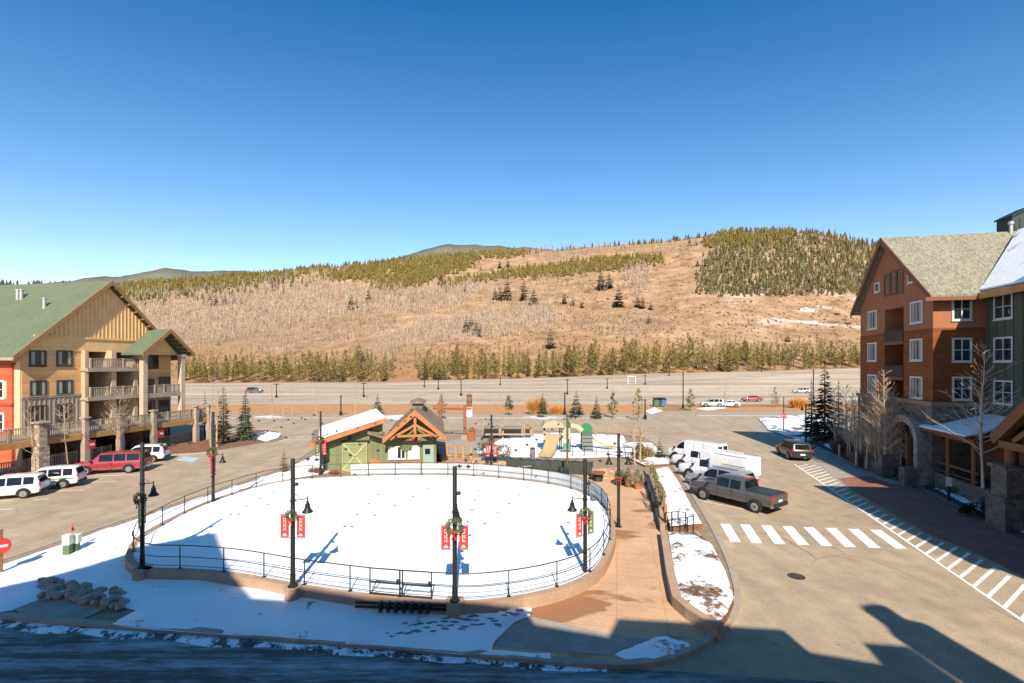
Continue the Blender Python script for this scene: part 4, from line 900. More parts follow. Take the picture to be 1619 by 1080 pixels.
def lamp(key,px,py,z,top,label,arms,ban=None,bcol=None,lf=.67,m=None,wl=None,r=.085,wsc=1,bf=(.555,.385)):
    b=G(px,py,z); h=(py-top)*b.y/F; t=thing('lamp_post',label,'lamp post',b,0,'lamp posts round the rink'); m=m or BLACK
    mb=MB(); mb.lathe([(r*1.6,0),(r*1.6,.05),(r*1.25,.08),(r*1.2,.5),(r*1.05,.55),(r*.95,h-.04),(r*.7,h)],12); mb.build('post',m,t,True)
    mb=MB(); mb.lathe([(r*2.3,0),(r*2.3,.04),(r*1.7,.06)],12); mb.build('base_plate',BLACK,t)
    mb=MB(); mb.lathe([(.02,-.06),(.09,-.05),(.11,0),(.09,.05),(.02,.06)],10,(.13,-.02,h*.80)); mb.tube([(0,0,h*.8),(.1,-.02,h*.8)],.02,5); mb.build('speaker',BLACK,t,True)
    for k,a in enumerate(arms):
        c,s=math.cos(a),math.sin(a); L=.55; za=h*lf
        mb=MB(); mb.tube([(0,0,za),(c*L,s*L,za+.06)],.02,6); mb.tube([(0,0,za+.32),(c*L*.6,s*L*.6,za+.08)],.012,5); mb.tube([(c*L,s*L,za+.14),(c*L,s*L,za-.06)],.022,6); mb.lathe([(.105,-.04),(.105,.04)],10,(0,0,za)); ar=mb.build('arm',BLACK,t,True)
        mb=MB(); mb.lathe([(.015,.0),(.045,-.03),(.05,-.11),(.085,-.14),(.10,-.26),(.13,-.35),(.205,-.44),(.21,-.475),(.18,-.465),(.09,-.32)],16,(c*L,s*L,za-.02)); mb.build('bell_shade',BLACK if m is BLACK else m,ar,True)
    if ban is not None:
        c,s=math.cos(ban),math.sin(ban); z1,z0=h*bf[0],h*bf[1]
        mb=MB()
        for zz_ in (z1+.03,z0-.03): mb.tube([(-c*.52,-s*.52,zz_),(c*.52,s*.52,zz_)],.014,5)
        mb.build('banner_bracket',BLACK,t)
        for sg,mm in zip((-1,1),bcol):
            mb=MB(); n=Vector((-s,c,0))*.012
            p=[Vector((sg*c*q,sg*s*q,zz_)) for q,zz_ in ((.17,z0),(.5,z0),(.5,z1),(.17,z1))]
            mb.extr([x-n for x in p],n*2); bo=mb.build('banner',mm,t)
            mb=MB(); rr=random.Random(key*7+sg)            # vertical white lettering and a small round emblem
            def fl(u0,u1,v0,v1,off):
                nn=Vector((-s,c,0))*off; f=lambda u,v: Vector((sg*c*(.17+.33*u),sg*s*(.17+.33*u),z0+(z1-z0)*v))+nn
                mb.quad(f(u0,v0),f(u1,v0),f(u1,v1),f(u0,v1))
            off=-.016 if (-c*0+math.cos(ban))>=0 else .016
            for o_ in (-.016,.016):
                for k in range(7):
                    v=.30+k*.085; fl(.34,.42,v,v+.06,o_); fl(.42,.62,v+(0.0 if k%2 else .04),v+(.018 if k%2 else .058),o_)
                    if k%3!=1: fl(.6,.67,v,v+.06,o_)
                fl(.2,.75,.07,.1,o_); fl(.3,.65,.1,.14,o_); fl(.4,.55,.14,.18,o_)
            mb.build('lettering',LETT,bo,fix=False)
            if mm is BANR and bcol[1]=='x': pass
    if wl: wreath(b+Vector((0,-.14,h*.56)),0,wl,wsc)
    POSTS[key]=(b,h); return t
P2=math.pi
lamp(225,225,897,ZI,700,'black lamp post on the corner pedestal beside the boulders',[R(-8)],R(112),(BANG,BANG),wl='shaded wreath on the lamp post beside the boulders',bf=(.56,.34))
lamp(463,463,927,ZI+.05,725,'black lamp post with two red banners on the left front of the rink',[R(12)],R(-4),(BANR,BANR),wsc=.85,wl='wreath between two red banners on the left front post')
lamp(719,719,950,ZI+.05,737,'black lamp post with the big wreath in the front centre of the rink',[R(88)],R(2),(BANR,BANR),lf=.66,wl='biggest wreath on the front centre post',wsc=1.15)
lamp(925,925,920,.13,725,'black lamp post with one red and one green banner at the rink\'s front right bend',[R(178)],R(35),(BANR,BANG),wl='wreath on the post at the front right bend of the rink')
lamp(337,337,795,.5,651,'lamp post beside the left street with one lamp over the road',[R(15)],R(105),(BANR,BANR),lf=.52,wl='wreath on the post beside the left street',wsc=1.2,bf=(.48,.3))
lamp(507,507,750,.13,650,'lamp post in front of the snowy roof corner of the green hut',[],R(50),(BANG,BANR),wl='wreath on the post by the hut corner',bf=(.52,.3))
lamp(655,655,740,.13,652,'lamp post in front of the orange timber gable of the hut',[R(178),R(-2)],R(0),(BANR,BANR),lf=.5,wl='wreath on the post before the hut gable',bf=(.44,.22))
lamp(777,777,745,.13,656,'lamp post with two red banners in front of the dark tarp',[],R(0),(BANR,BANR),wl='wreath on the post before the dark tarp',bf=(.46,.26))
lamp(897,897,757,.13,655,'green lamp post with one red banner beside the slides',[],R(80),(BANR,BANR),m=POSTG,bf=(.5,.25))
lamp(978,978,833,.13,685,'black lamp post on the plaza with bell lamps on both sides',[R(178),R(0)],None,None,lf=.76,wl='wreath low on the plaza post',wsc=.9)
for k,(z0,px,py0,py1,w,lab) in enumerate(((ZI,225,899,931,.36,'tan concrete pedestal at the left bend of the rink wall'),(ZI+.05,463,929,958,.33,'tan concrete pedestal in the shade under the left front post'),(ZI+.05,719,951,977,.34,'round tan concrete pedestal under the front centre post'))):
    b=G(px,899 if k==0 else py0-2,z0); mb=MB(); mb.lathe([(w,0),(w,z0-.06),(w*1.08,z0-.05),(w*1.08,z0)],20 if k==2 else 8,(0,0,0)); o=mb.build('pedestal',CONC,None,True,True,30); o.location=(b.x,b.y,0); tag(o,lab,'pedestal')
BULB=mat('bulb_dark',(.05,.045,.04),.3,.2,3)
bulbproto=None
def strings(a,b,label,n=10,sag=.55):
    global bulbproto
    A=POSTS[a][0]+Vector((0,0,POSTS[a][1]-.05)); B=POSTS[b][0]+Vector((0,0,POSTS[b][1]-.05))
    t=thing('string_lights',label,'string lights',A,0,'strings of bulbs across the rink'); pts=[]
    for i in range(25):
        f=i/24; p=(B-A)*f; p.z-=sag*4*f*(1-f); pts.append(p)
    mb=MB(); mb.tube(pts,.004,4); mb.build('cable',BLACK,t)
    for i in range(n):
        f=(i+.6)/(n+.2); p=(B-A)*f; p.z-=sag*4*f*(1-f)+.02
        if bulbproto is None:
            mb=MB(); mb.lathe([(.02,0),(.025,-.03),(.105,-.06),(.11,-.085),(.05,-.1),(.045,-.13),(.01,-.15)],8); c=mb.build('bulb',BULB,t,True); bulbproto=c
        else: c=bulbproto.copy(); COL.objects.link(c)
        c.parent=t; c.location=p
strings(225,507,'string of bulbs from the boulder corner post to the hut corner post'); strings(225,655,'string of bulbs from the boulder corner post to the hut gable post'); strings(463,655,'string of bulbs from the left front post to the hut gable post'); strings(463,777,'string of bulbs from the left front post to the post before the tarp')
strings(719,777,'string of bulbs from the front centre post to the post before the tarp'); strings(719,897,'string of bulbs from the front centre post to the green post'); strings(925,978,'string of bulbs from the front right post to the plaza post',4); strings(337,507,'string of bulbs from the street side post to the hut corner post',7)
# far parking lot lamps
def lotlamp(px,py,top,label,kind=0):
    b=G(px,py); z=zterr(b.x,b.y); h=(py-top)*b.y/F
    t=thing('light_pole',label,'light pole',(b.x,b.y,z),0,'light poles of the far parking lot' if kind==0 else 'posts along the back street')
    mb=MB(); w=.09+.0004*b.y; mb.lathe([(w*2.2,0),(w*2.2,.7),(w,.72),(w*.8,h)],8); mb.build('pole',BLACK,t)
    mb=MB()
    if kind==0: mb.bx(-.7,.7,-.2,.2,h-.15,h+.05)
    else: mb.lathe([(w,h),(w*1.5,h+.03),(w*1.4,h+.12),(.01,h+.2)],8)
    mb.build('lamp_head',BLACK,t)
for px,py,top in ((437,629,607),(575,628,606),(671,612,596),(693,616,600),(729,626,600),(791,610,594),(897,624,600),(960,616,600),(1058,604,588),(1204,602,583),(1020,612,597)):
    side='left of' if px<655 else 'above'; lotlamp(px,py,top,'distant light pole standing alone in the far parking lot')
for px,py,top,lab in ((539,657,627,'dark post across the back street behind the hut'),(893,656,622,'dark post beside the orange willow bush'),(1080,645,590,'tall black lamp pole at the lot entrance'),(1286,640,585,'black lamp pole rising beside the big dark spruce'),(1020,663,633,'dark post behind the trees of the back verge')): lotlamp(px,py,top,lab,1)
# ---------------------------------------------------------------- vehicles
TYRE=mat('tyre_rubber',(.022,.021,.02),.85,.2,6); RIM=mat('alloy_rim',(.42,.41,.40),.35,.1,5,.7); CHROME=mat('chrome',(.55,.55,.55),.2,.05,4,.9); PLASTIC=mat('black_plastic',(.025,.025,.026),.6,.2,4); CARGL=glass('car_glass',(.009,.013,.016),.06); CARGL.node_tree.nodes['Principled BSDF'].inputs['Specular IOR Level'].default_value=.3; TAILR=mat('tail_red',(.42,.02,.025),.25,.1,5,0,0,'obj',0,.6); HEADL=mat('head_clear',(.6,.62,.62),.15,.05,5,.2); PLATE=mat('plate_white',(.7,.7,.68),.5,.05,5)
def car_body(st):
    mb=MB(); n=len(st); m=14; vs=[]
    for (x,zb,w,zs,zt,wt) in st:
        h=[(w*.86,zb),(w*.97,zb+.06),(w,zb+(zs-zb)*.45),(w*.985,zs-.10),(w*.94,zs),(wt+(.02 if zt>zs+.2 else 0),zt-(.07 if zt>zs+.2 else .015)),(wt*.86,zt)]
        ring=[(x,a,b) for a,b in h]+[(x,-a,b) for a,b in h[::-1]]; vs+=ring
    fs=[]
    for i in range(n-1):
        for j in range(m): fs.append((i*m+j,i*m+(j+1)%m,(i+1)*m+(j+1)%m,(i+1)*m+j))
    fs+=[tuple(range(m)),tuple(range((n-1)*m,n*m))[::-1]]; mb.add(vs,fs); return mb
def stv(st,x):
    for a,b in zip(st,st[1:]):
        if a[0]<=x<=b[0]:
            f=(x-a[0])/(b[0]-a[0]); return [p+(q-p)*f for p,q in zip(a,b)]
    return list(st[0] if x<st[0][0] else st[-1])
def sidept(st,x,f,sg,off=.012):
    _,zb,w,zs,zt,wt=stv(st,x); y0,z0=w*.94,zs; y1,z1=wt+.02,zt-.07
    return Vector((x,sg*(y0+(y1-y0)*f+off),z0+(z1-z0)*f))
def car(name,label,cat,loc,rz,st,col,wins,axles,wr=.36,ww=.24,front=None,rear=None,group=None,stripe=None,extra=None,glassm=None,tail=(.95,.25)):
    t=thing(name,label,cat,loc,rz,group); gm=glassm or CARGL
    car_body(st).build('body',col,t,True,True,32)
    L0,L1=st[0][0],st[-1][0]
    for sg in (-1,1):
        for (a,b) in wins:
            mb=MB(); n=max(1,int((b-a)/.25)); vs=[]
            for i in range(n+1):
                x=a+(b-a)*i/n; lo=.06; hi=.93
                hgt=stv(st,x)[4]-stv(st,x)[3]
                vs+=[sidept(st,x,lo,sg),sidept(st,x,hi,sg)]
            mb.add(vs,[(2*i,2*i+2,2*i+3,2*i+1) for i in range(n)]); mb.build('side_window',gm,t,fix=False)
    for seg,nm in ((front,'windscreen'),(rear,'rear_window')):
        if not seg: continue
        a,b=seg; ia=[s for s in st if abs(s[0]-a)<.01][0]; ib=[s for s in st if abs(s[0]-b)<.01][0]
        dx=b-a; dz=ib[4]-ia[4]; nrm=Vector((-dz,0,dx)).normalized()*(1 if dx>0 else -1); nrm=nrm if nrm.z>0 else -nrm
        q=[]
        for f in (.1,.9):
            x=a+dx*f; z=ia[4]+dz*f; w=(ia[5]+(ib[5]-ia[5])*f)*.84; q.append((x,w,z))
        mb=MB(); mb.add([Vector((q[0][0],-q[0][1],q[0][2]))+nrm*.014,Vector((q[0][0],q[0][1],q[0][2]))+nrm*.014,Vector((q[1][0],q[1][1],q[1][2]))+nrm*.014,Vector((q[1][0],-q[1][1],q[1][2]))+nrm*.014],[(0,1,2,3)]); mb.build(nm,gm,t,fix=False)
    wp=None
    for ax in axles:
        for sg in (-1,1):
            w=stv(st,ax)[2]
            mb=MB(); arc=[(ax+(wr+.10)*math.cos(a),sg*(w+.006),wr+(wr+.10)*math.sin(a)) for a in np.linspace(-.25,math.pi+.25,14)]; mb.add([(ax,sg*(w+.006),wr)]+arc,[(0,i,i+1) for i in range(1,14)]); mb.build('wheel_arch',PLASTIC,t,fix=False)
            if wp is None:
                mb=MB(); mb.lathe([(wr*.6,-ww/2),(wr*.93,-ww/2),(wr,-ww/2+.04),(wr,ww/2-.04),(wr*.93,ww/2),(wr*.6,ww/2)],22,(0,0,0),'y'); wp=mb.build('wheel',TYRE,t,True,True,35)
                mb=MB(); mb.lathe([(wr*.62,-ww/2-.004),(wr*.62,ww/2+.004)],22,(0,0,0),'y'); 
                for k in range(6):
                    a=k*math.pi/3
                    for yy in (-ww/2-.012,ww/2+.012): mb.beam((0,yy,0),(wr*.56*math.cos(a),yy,wr*.56*math.sin(a)),.02,.09)
                rm=mb.build('rim',RIM,wp); c=wp
            else:
                c=wp.copy(); COL.objects.link(c); c.parent=t; r2=rm.copy(); COL.objects.link(r2); r2.parent=c
            c.location=(ax,sg*(w-ww/2+.05),wr)
    f=st[-2]; b=st[1]
    for sg in (-1,1):
        mb=MB(); mb.bx(L1-.06-.14,L1-.0,sg*f[2]*.62,sg*f[2]*.95,f[3]-.22,f[3]-.05); mb.build('headlight',HEADL,t)
        mb=MB(); mb.bx(L0-.012,L0+.10,sg*b[2]*.80,sg*(b[2]*.985+.004),tail[0],tail[0]+tail[1]); mb.build('tail_light',TAILR,t)
        if front:
            mx=front[0]-.1; wv=stv(st,mx); mb=MB(); mb.bx(mx-.08,mx+.06,sg*(wv[2]+.02),sg*(wv[2]+.2),wv[3]+.02,wv[3]+.2); mb.build('mirror',PLASTIC,t)
        mb=MB(); mb.bx(-.3,-.12,sg*(stv(st,-.2)[2]+.0),sg*(stv(st,-.2)[2]+.02),stv(st,-.2)[3]-.16,stv(st,-.2)[3]-.12); mb.build('door_handle',PLASTIC,t)
    mb=MB(); mb.bx(L0-.05,L0+.12,-b[2]*.9,b[2]*.9,b[1]-.02,b[1]+.2); mb.build('rear_bumper',PLASTIC if stripe!='chrome' else CHROME,t)
    mb=MB(); mb.bx(L1-.12,L1+.04,-f[2]*.9,f[2]*.9,f[1]-.02,f[1]+.2); mb.build('front_bumper',PLASTIC,t)
    mb=MB(); mb.bx(L1-.03,L1+.02,-f[2]*.5,f[2]*.5,f[1]+.22,f[3]-.08); mb.build('grille',PLASTIC,t)
    mb=MB(); mb.bx(L0-.03,L0-.01,-.22,.22,b[3]-.42,b[3]-.28); mb.build('number_plate',PLATE,t)
    if extra: extra(t,st)
    return t
SUV=[(-2.42,.55,.86,.92,.97,.78),(-2.36,.40,.93,1.03,1.08,.82),(-2.16,.34,.95,1.06,1.68,.70),(-1.95,.32,.96,1.06,1.78,.72),(-.6,.3,.97,1.04,1.82,.73),(.35,.3,.97,1.03,1.77,.72),(1.1,.3,.97,1.03,1.08,.82),(2.05,.32,.95,.97,1.02,.80),(2.34,.4,.9,.84,.88,.78),(2.42,.46,.85,.7,.74,.75)]
SUBN=[(-2.85,.55,.92,1.0,1.05,.84),(-2.8,.42,.98,1.1,1.15,.86),(-2.66,.38,1.0,1.13,1.78,.78),(-2.5,.36,1.0,1.13,1.88,.78),(-.5,.36,1.0,1.12,1.92,.78),(.7,.36,1.0,1.12,1.86,.77),(1.35,.36,1.0,1.11,1.17,.86),(2.45,.38,.99,1.06,1.11,.85),(2.78,.44,.95,.95,1.0,.84),(2.85,.5,.92,.8,.84,.82)]
PICK=[(-2.95,.62,.93,1.18,1.22,.9),(-2.9,.52,.98,1.22,1.27,.92),(-1.12,.46,.99,1.22,1.27,.92),(-1.0,.46,.99,1.22,1.86,.76),(-.85,.46,.99,1.22,1.90,.76),(.55,.46,.99,1.2,1.93,.77),(.82,.46,.99,1.2,1.88,.77),(1.5,.46,.99,1.2,1.25,.88),(2.6,.46,.98,1.14,1.19,.87),(2.88,.5,.95,1.02,1.07,.86),(2.95,.55,.92,.82,.87,.84)]
VAN=[(-2.75,.55,.95,1.15,1.2,.88),(-2.7,.42,1.0,1.2,1.9,.86),(-2.6,.40,1.0,1.2,2.04,.86),(.7,.4,1.0,1.2,2.06,.86),(1.1,.4,1.0,1.2,1.96,.85),(1.85,.4,1.0,1.16,1.22,.88),(2.5,.42,.97,1.05,1.10,.86),(2.72,.5,.92,.9,.94,.83),(2.78,.55,.9,.75,.8,.8)]
CABT=[(-2.9,.6,.95,1.05,1.1,.9),(-2.85,.5,.99,1.1,1.15,.92),(.0,.46,.99,1.2,1.25,.92),(.1,.46,.99,1.2,1.86,.78),(.25,.46,.99,1.2,1.92,.78),(.9,.46,.99,1.2,1.9,.78),(1.55,.46,.99,1.2,1.25,.88),(2.6,.46,.98,1.14,1.19,.87),(2.88,.5,.95,1.02,1.07,.86),(2.95,.55,.92,.82,.87,.84)]
SEDN=[(-2.35,.5,.84,.85,.9,.74),(-2.3,.36,.9,.98,1.02,.78),(-1.75,.3,.92,1.0,1.06,.78),(-1.05,.28,.93,.98,1.44,.64),(-.2,.28,.93,.96,1.48,.65),(.35,.28,.93,.95,1.42,.64),(1.15,.28,.93,.94,.99,.78),(2.0,.3,.9,.86,.9,.76),(2.28,.38,.85,.74,.78,.72),(2.35,.44,.8,.6,.64,.68)]
WHITEC=paint('car_white',(.74,.74,.73)); REDC=paint('car_red',(.30,.025,.035)); GREYC2=paint('car_grey',(.112,.106,.097),.3,.4); SILV=paint('car_silver',(.42,.44,.46),.3,.5); DKC=paint('car_dark',(.035,.033,.028),.3,.4); DGREEN=paint('car_green',(.05,.075,.06)); TANC=paint('car_pale',(.5,.48,.44))
def pose(pr,pf,st_ax,z=0):
    """wheel ground points in the photo (rear, front near-side) -> centre and heading"""
    a=G(*pr,z);b=G(*pf,z); return a,b,math.atan2(b.y-a.y,b.x-a.x)
def place(px,py,rz,dx=0,dy=0,z=0): 
    p=G(px,py,z); return Vector((p.x+dx,p.y+dy,z))
pk=G(1194.3,811); pf=G(1111.4,790); rzp=math.atan2(pf.y-pk.y,pf.x-pk.x)
mid=(pk+pf)/2; nn=Vector((math.sin(rzp),-math.cos(rzp),0)); nn=nn if nn.y>0 else -nn
def pick_extra(t,st):
    mb=MB(); mb.bx(-2.84,-1.16,-.86,.86,1.275,1.30); mb.build('bed_cover',mat('vinyl_black',(.03,.036,.045),.5,.15,2),t)
    mb=MB(); mb.bx(-.98,-.86,.745,.99,1.22,1.86) if False else mb.bx(-1.0,-.92,-.6,.6,1.9,1.93); mb.build('brake_light',TAILR,t)
    mb=MB(); 
    for sg in (-1,1): mb.bx(-2.98,-2.8,sg*.5,sg*.95,.5,.72)
    mb.build('chrome_bumper',CHROME,t)
    for sg in (-1,1):
        mb=MB(); mb.tri((0,0,0),(0,0,0),(0,0,0)); 
car('pickup_truck','dark grey crew cab pickup with covered bed parked nearest the crosswalk','pickup',mid+nn*.95,rzp,PICK,GREYC2,[(-.82,-.12),(-.02,.85)],(-1.85,1.85),.40,.26,(1.5,.82),(-1.12,-1.0),None,None,pick_extra,None,(.92,.30))
dirv=Vector((math.cos(rzp),math.sin(rzp),0))
def fw(px,py,ax=1.85,hw=.95): return G(px,py)+nn*hw-dirv*ax     # centre from the near front wheel
car('parked_suv','silver blue estate SUV parked between the grey pickup and the white work truck','suv',fw(1101,772,1.4),rzp,SUV,SILV,[(-2.0,-1.35),(-1.25,-.35),(-.25,.75)],(-1.4,1.45),.35,.22,(1.1,.35),(-2.36,-2.16),None,None,lambda t,st:[(lambda mb:(mb.tube([(-1.7,s*.6,1.87),(.3,s*.6,1.87)],.025,5),mb.build('roof_rail',PLASTIC,t)))(MB()) for s in (-1,1)])
UTW=mat('utility_white',(.74,.73,.71),.5,.06,2,0,0,'obj',.1)
def util(t,st):
    mb=MB(); mb.bx(-3.0,-.1,-1.12,1.12,.95,2.35); bx_=mb.build('utility_box',UTW,t)
    for sg in (-1,1):
        mb=MB()
        for k in range(3): mb.bx(-2.9+k*.95,-2.05+k*.95,sg*1.12,sg*1.135,1.0,1.75)
        mb.build('locker_door',mat('locker_white',(.66,.66,.64),.5,.06,2),bx_)
    mb=MB(); mb.bx(-3.02,-3.0,-1.0,1.0,1.0,2.2); mb.build('rear_door',UTW,bx_)
    mb=MB(); mb.tube([(-2.9,-.8,2.42),(-.3,-.8,2.42)],.03,5); mb.tube([(-2.9,.8,2.42),(-.3,.8,2.42)],.03,5); mb.build('roof_rack',CHROME,bx_)
car('work_truck','white work truck with a boxy utility body parked behind the silver SUV','truck',fw(1090,757.5),rzp,CABT,WHITEC,[(.2,.95)],(-1.85,1.85),.40,.26,(1.55,.9),None,None,None,util)
car('work_truck','white service pickup with a low cargo bed parked between the box truck and the van','truck',fw(1077.5,741.5),rzp,CABT,WHITEC,[(.2,.95)],(-1.85,1.85),.40,.26,(1.55,.9),None,None,None,lambda t,st:(lambda mb:(mb.bx(-2.9,-.1,-1.02,1.02,1.1,1.95),mb.build('cargo_cap',UTW,t)))(MB()))
car('white_van','white delivery van with dark rear windows farthest in the row','van',fw(1067,727,1.8),rzp,VAN,WHITEC,[(.75,1.55)],(-1.7,1.75),.37,.24,(1.85,1.1),None,None,None,lambda t,st:[(lambda mb:(mb.bx(-2.735,-2.71,s*.12,s*.75,1.25,1.85),mb.build('rear_window',DARKGL,t)))(MB()) for s in (-1,1)])
# left lot
p=G(144.4,750.7); q=G(198.2,749.3); rzs=R(196)
_c=car('red_wagon','red full size SUV parked in front of the lodge walkway','suv',(p+q)/2+Vector((-.35,.9,0)),rzs,SUBN,REDC,[(-2.45,-1.45),(-1.35,-.45),(-.35,.7)],(-1.65,1.65),.39,.25,(1.35,.7),(-2.8,-2.66),None,'chrome'); _c.scale=(0.94,)*3
_c=car('white_suv','white SUV parked on the far side of the red wagon','suv',G(228,733)+Vector((-1.0,1.0,0)),R(196),SUV,WHITEC,[(-2.0,-1.35),(-1.25,-.35),(-.25,.75)],(-1.4,1.45),.36,.23,(1.1,.35),(-2.36,-2.16)); _c.scale=(0.9,)*3
GSTR=mat('stripe_green',(.06,.17,.12),.5,.05,3)
def ranger(t,st):
    for sg in (-1,1):
        mb=MB(); mb.bx(-2.1,1.9,sg*.95,sg*(.975+.012),.83,.91); mb.build('stripe',GSTR,t)
b=G(97,774); _c=car('striped_suv','white SUV with a green side stripe parked between the white and the red car','suv',b+Vector((-1.6,.6,0)),R(202),SUV,WHITEC,[(-2.0,-1.35),(-1.25,-.35),(-.25,.75)],(-1.4,1.45),.37,.23,(1.1,.35),(-2.36,-2.16),None,None,ranger); _c.scale=(.88,)*3
b=G(34,790); _c=car('white_suv','white SUV cut off by the left edge of the picture','suv',b+Vector((-1.6,.55,0)),R(203),SUV,WHITEC,[(-2.0,-1.35),(-1.25,-.35),(-.25,.75)],(-1.4,1.45),.38,.24,(1.1,.35),(-2.36,-2.16)); _c.scale=(.88,)*3
# dark car on the right, lot cars far away
b=G(1268,730); car('parked_suv','dark bronze SUV parked along the right kerb at the end of the hatching','suv',b+Vector((.45,2.3,0)),R(80),SUV,DKC,[(-2.0,-1.35),(-1.25,-.35),(-.25,.75)],(-1.4,1.45),.36,.23,(1.1,.35),(-2.36,-2.16))
def farcar(px,py,rz,st,col,name,label,cat,wins,fr,re):
    p=G(px,py); p.z=zterr(p.x,p.y)+.03; car(name,label,cat,p,rz,st,col,wins,(-1.4,1.45),.36,.23,fr,re)
SW=[(-2.0,-1.35),(-1.25,-.35),(-.25,.75)]
farcar(403,621,R(8),SUV,DGREEN,'parked_suv','dark green SUV alone in the far parking lot on the left','suv',SW,(1.1,.35),(-2.36,-2.16))
farcar(1126,643,R(165),SUV,TANC,'parked_suv','pale SUV parked in the lot beside the white hatchback','suv',SW,(1.1,.35),(-2.36,-2.16))
farcar(1152,643.5,R(165),SEDN,WHITEC,'parked_car','white hatchback parked next to the pale SUV in the lot','car',[(-1.6,-.55),(-.45,.75)],(1.15,.35),(-1.75,-1.05))
farcar(1189,635,R(172),SEDN,REDC,'parked_car','small red car parked alone in the far lot','car',[(-1.6,-.55),(-.45,.75)],(1.15,.35),(-1.75,-1.05))
farcar(1267,622,R(160),SUV,TANC,'parked_suv','pale jeep with dark windows left of the big dark spruce','suv',SW,(1.1,.35),(-2.36,-2.16))
farcar(1342,592,R(10),SUV,DKC,'parked_suv','dark SUV far off beside the hotel gable','suv',SW,(1.1,.35),(-2.36,-2.16))
farcar(1324,591,R(10),SUV,DKC,'parked_suv','dark SUV far off left of its twin near the treeline','suv',SW,(1.1,.35),(-2.36,-2.16))
# ---------------------------------------------------------------- vegetation
SPR=leafmat('spruce_needles',(.030,.045,.022),(.065,.085,.042),(.105,.115,.06)); SPRB=leafmat('blue_spruce_needles',(.040,.055,.045),(.075,.095,.07),(.11,.125,.09)); OLV=leafmat('pine_needles',(.085,.074,.018),(.18,.148,.038),(.28,.215,.065)); YEL=leafmat('yellow_needles',(.12,.085,.03),(.23,.165,.06),(.33,.24,.10)); DRK=leafmat('dark_needles',(.02,.026,.016),(.04,.05,.028),(.06,.065,.035))
BARK=mat('bark_brown',(.12,.085,.06),.9,.25,3,0,.3); ASPB=mat('aspen_bark',(.62,.54,.43),.8,.2,4,0,.1,'obj',.3); ASPP=mat('aspen_bark_warm',(.42,.31,.21),.8,.2,4,0,.1,'obj',.2)
def conifer(h,w,seed,nlev=16,nb=9,trunk=.06,droop=.35,fill=1.0,shape=1.0):
    """trunk + layered drooping boughs built of small needle sprays; height h, base half-width w"""
    r=random.Random(seed); mb=MB(); t0=h*trunk
    for l in range(nlev):
        f=(l+r.uniform(-.3,.3))/nlev; f=min(.985,max(0,f)); z=t0+(h-t0)*f; R0=w*((1-f)**(shape*.85))*(.9+.3*r.random())+.012*h
        n=max(5,int(nb*1.45*(1-f*.5))); a0=r.uniform(0,6.28)
        for k in range(n):
            if r.random()>fill: continue
            a=a0+6.283*k/n+r.uniform(-.3,.3); L=R0*r.uniform(.65,1.15); c,s=math.cos(a),math.sin(a); dz=-droop*L*r.uniform(.6,1.3); zz_=z+r.uniform(-.02,.02)*h
            q=Vector((-s,c,0)); up=Vector((0,0,1))
            P=lambda u,sd,zo=0: Vector((c*L*u,s*L*u,zz_+dz*u*u+.12*L*u))+q*sd+up*zo
            wb=L*.40
            for i in range(4):
                u0=.12+.2*i; 
                for sg in (-1,1):
                    mb.tri(P(u0,0),P(u0+.16,0),P(u0+.2+r.uniform(0,.12),sg*wb*(1.1-.2*i)*r.uniform(.7,1.2),-.12*L*r.uniform(.2,1)))
            mb.tri(P(.6,-wb*.25),P(.6,wb*.25),P(1.05,0,-.03*L)); mb.tri(P(.15,0,.02*L),P(.8,0),P(.5,0,-.22*L*r.uniform(.6,1.1)))
    for k in range(5): 
        a=k*1.256; mb.tri((.03*w*math.cos(a),.03*w*math.sin(a),h*.93),(.05*w*math.cos(a+1),.05*w*math.sin(a+1),h*.92),(0,0,h*1.02))
    tr=MB(); tr.tube([(0,0,-.05),(0,0,h*.5),(0,0,h*.97)],[max(.05,h*.014),h*.009,.01],6); return mb,tr
def lodgepole(h,w,seed,base=.25):
    """slim pine: bare lower trunk, ragged clumps of needles"""
    r=random.Random(seed); mb=MB(); n=int(34)
    for i in range(n):
        f=base+(1-base)*((i+r.random())/n); z=h*f; g=(f-base)/(1-base); R0=w*(.45+.75*math.sin(math.pi*min(1,g*.8+.18)))*(1-g**3)*r.uniform(.6,1.15); a=r.uniform(0,6.283); c=Vector((math.cos(a)*R0*.55,math.sin(a)*R0*.55,z)); sz=w*.42*r.uniform(.7,1.3)*(1-.4*g)
        for k in range(13):
            d=Vector((r.gauss(0,1),r.gauss(0,1),r.gauss(.15,.7))).normalized(); b=c+d*sz*r.uniform(.1,.7); e=d.orthogonal().normalized(); e.rotate(Matrix.Rotation(r.uniform(0,6.28),3,d)); mb.tri(b-e*sz*.22,b+e*sz*.22,b+d*sz*r.uniform(.4,.8))
    tr=MB(); tr.tube([(0,0,-.1),(0,0,h*.95)],[h*.012,.02],5); return mb,tr
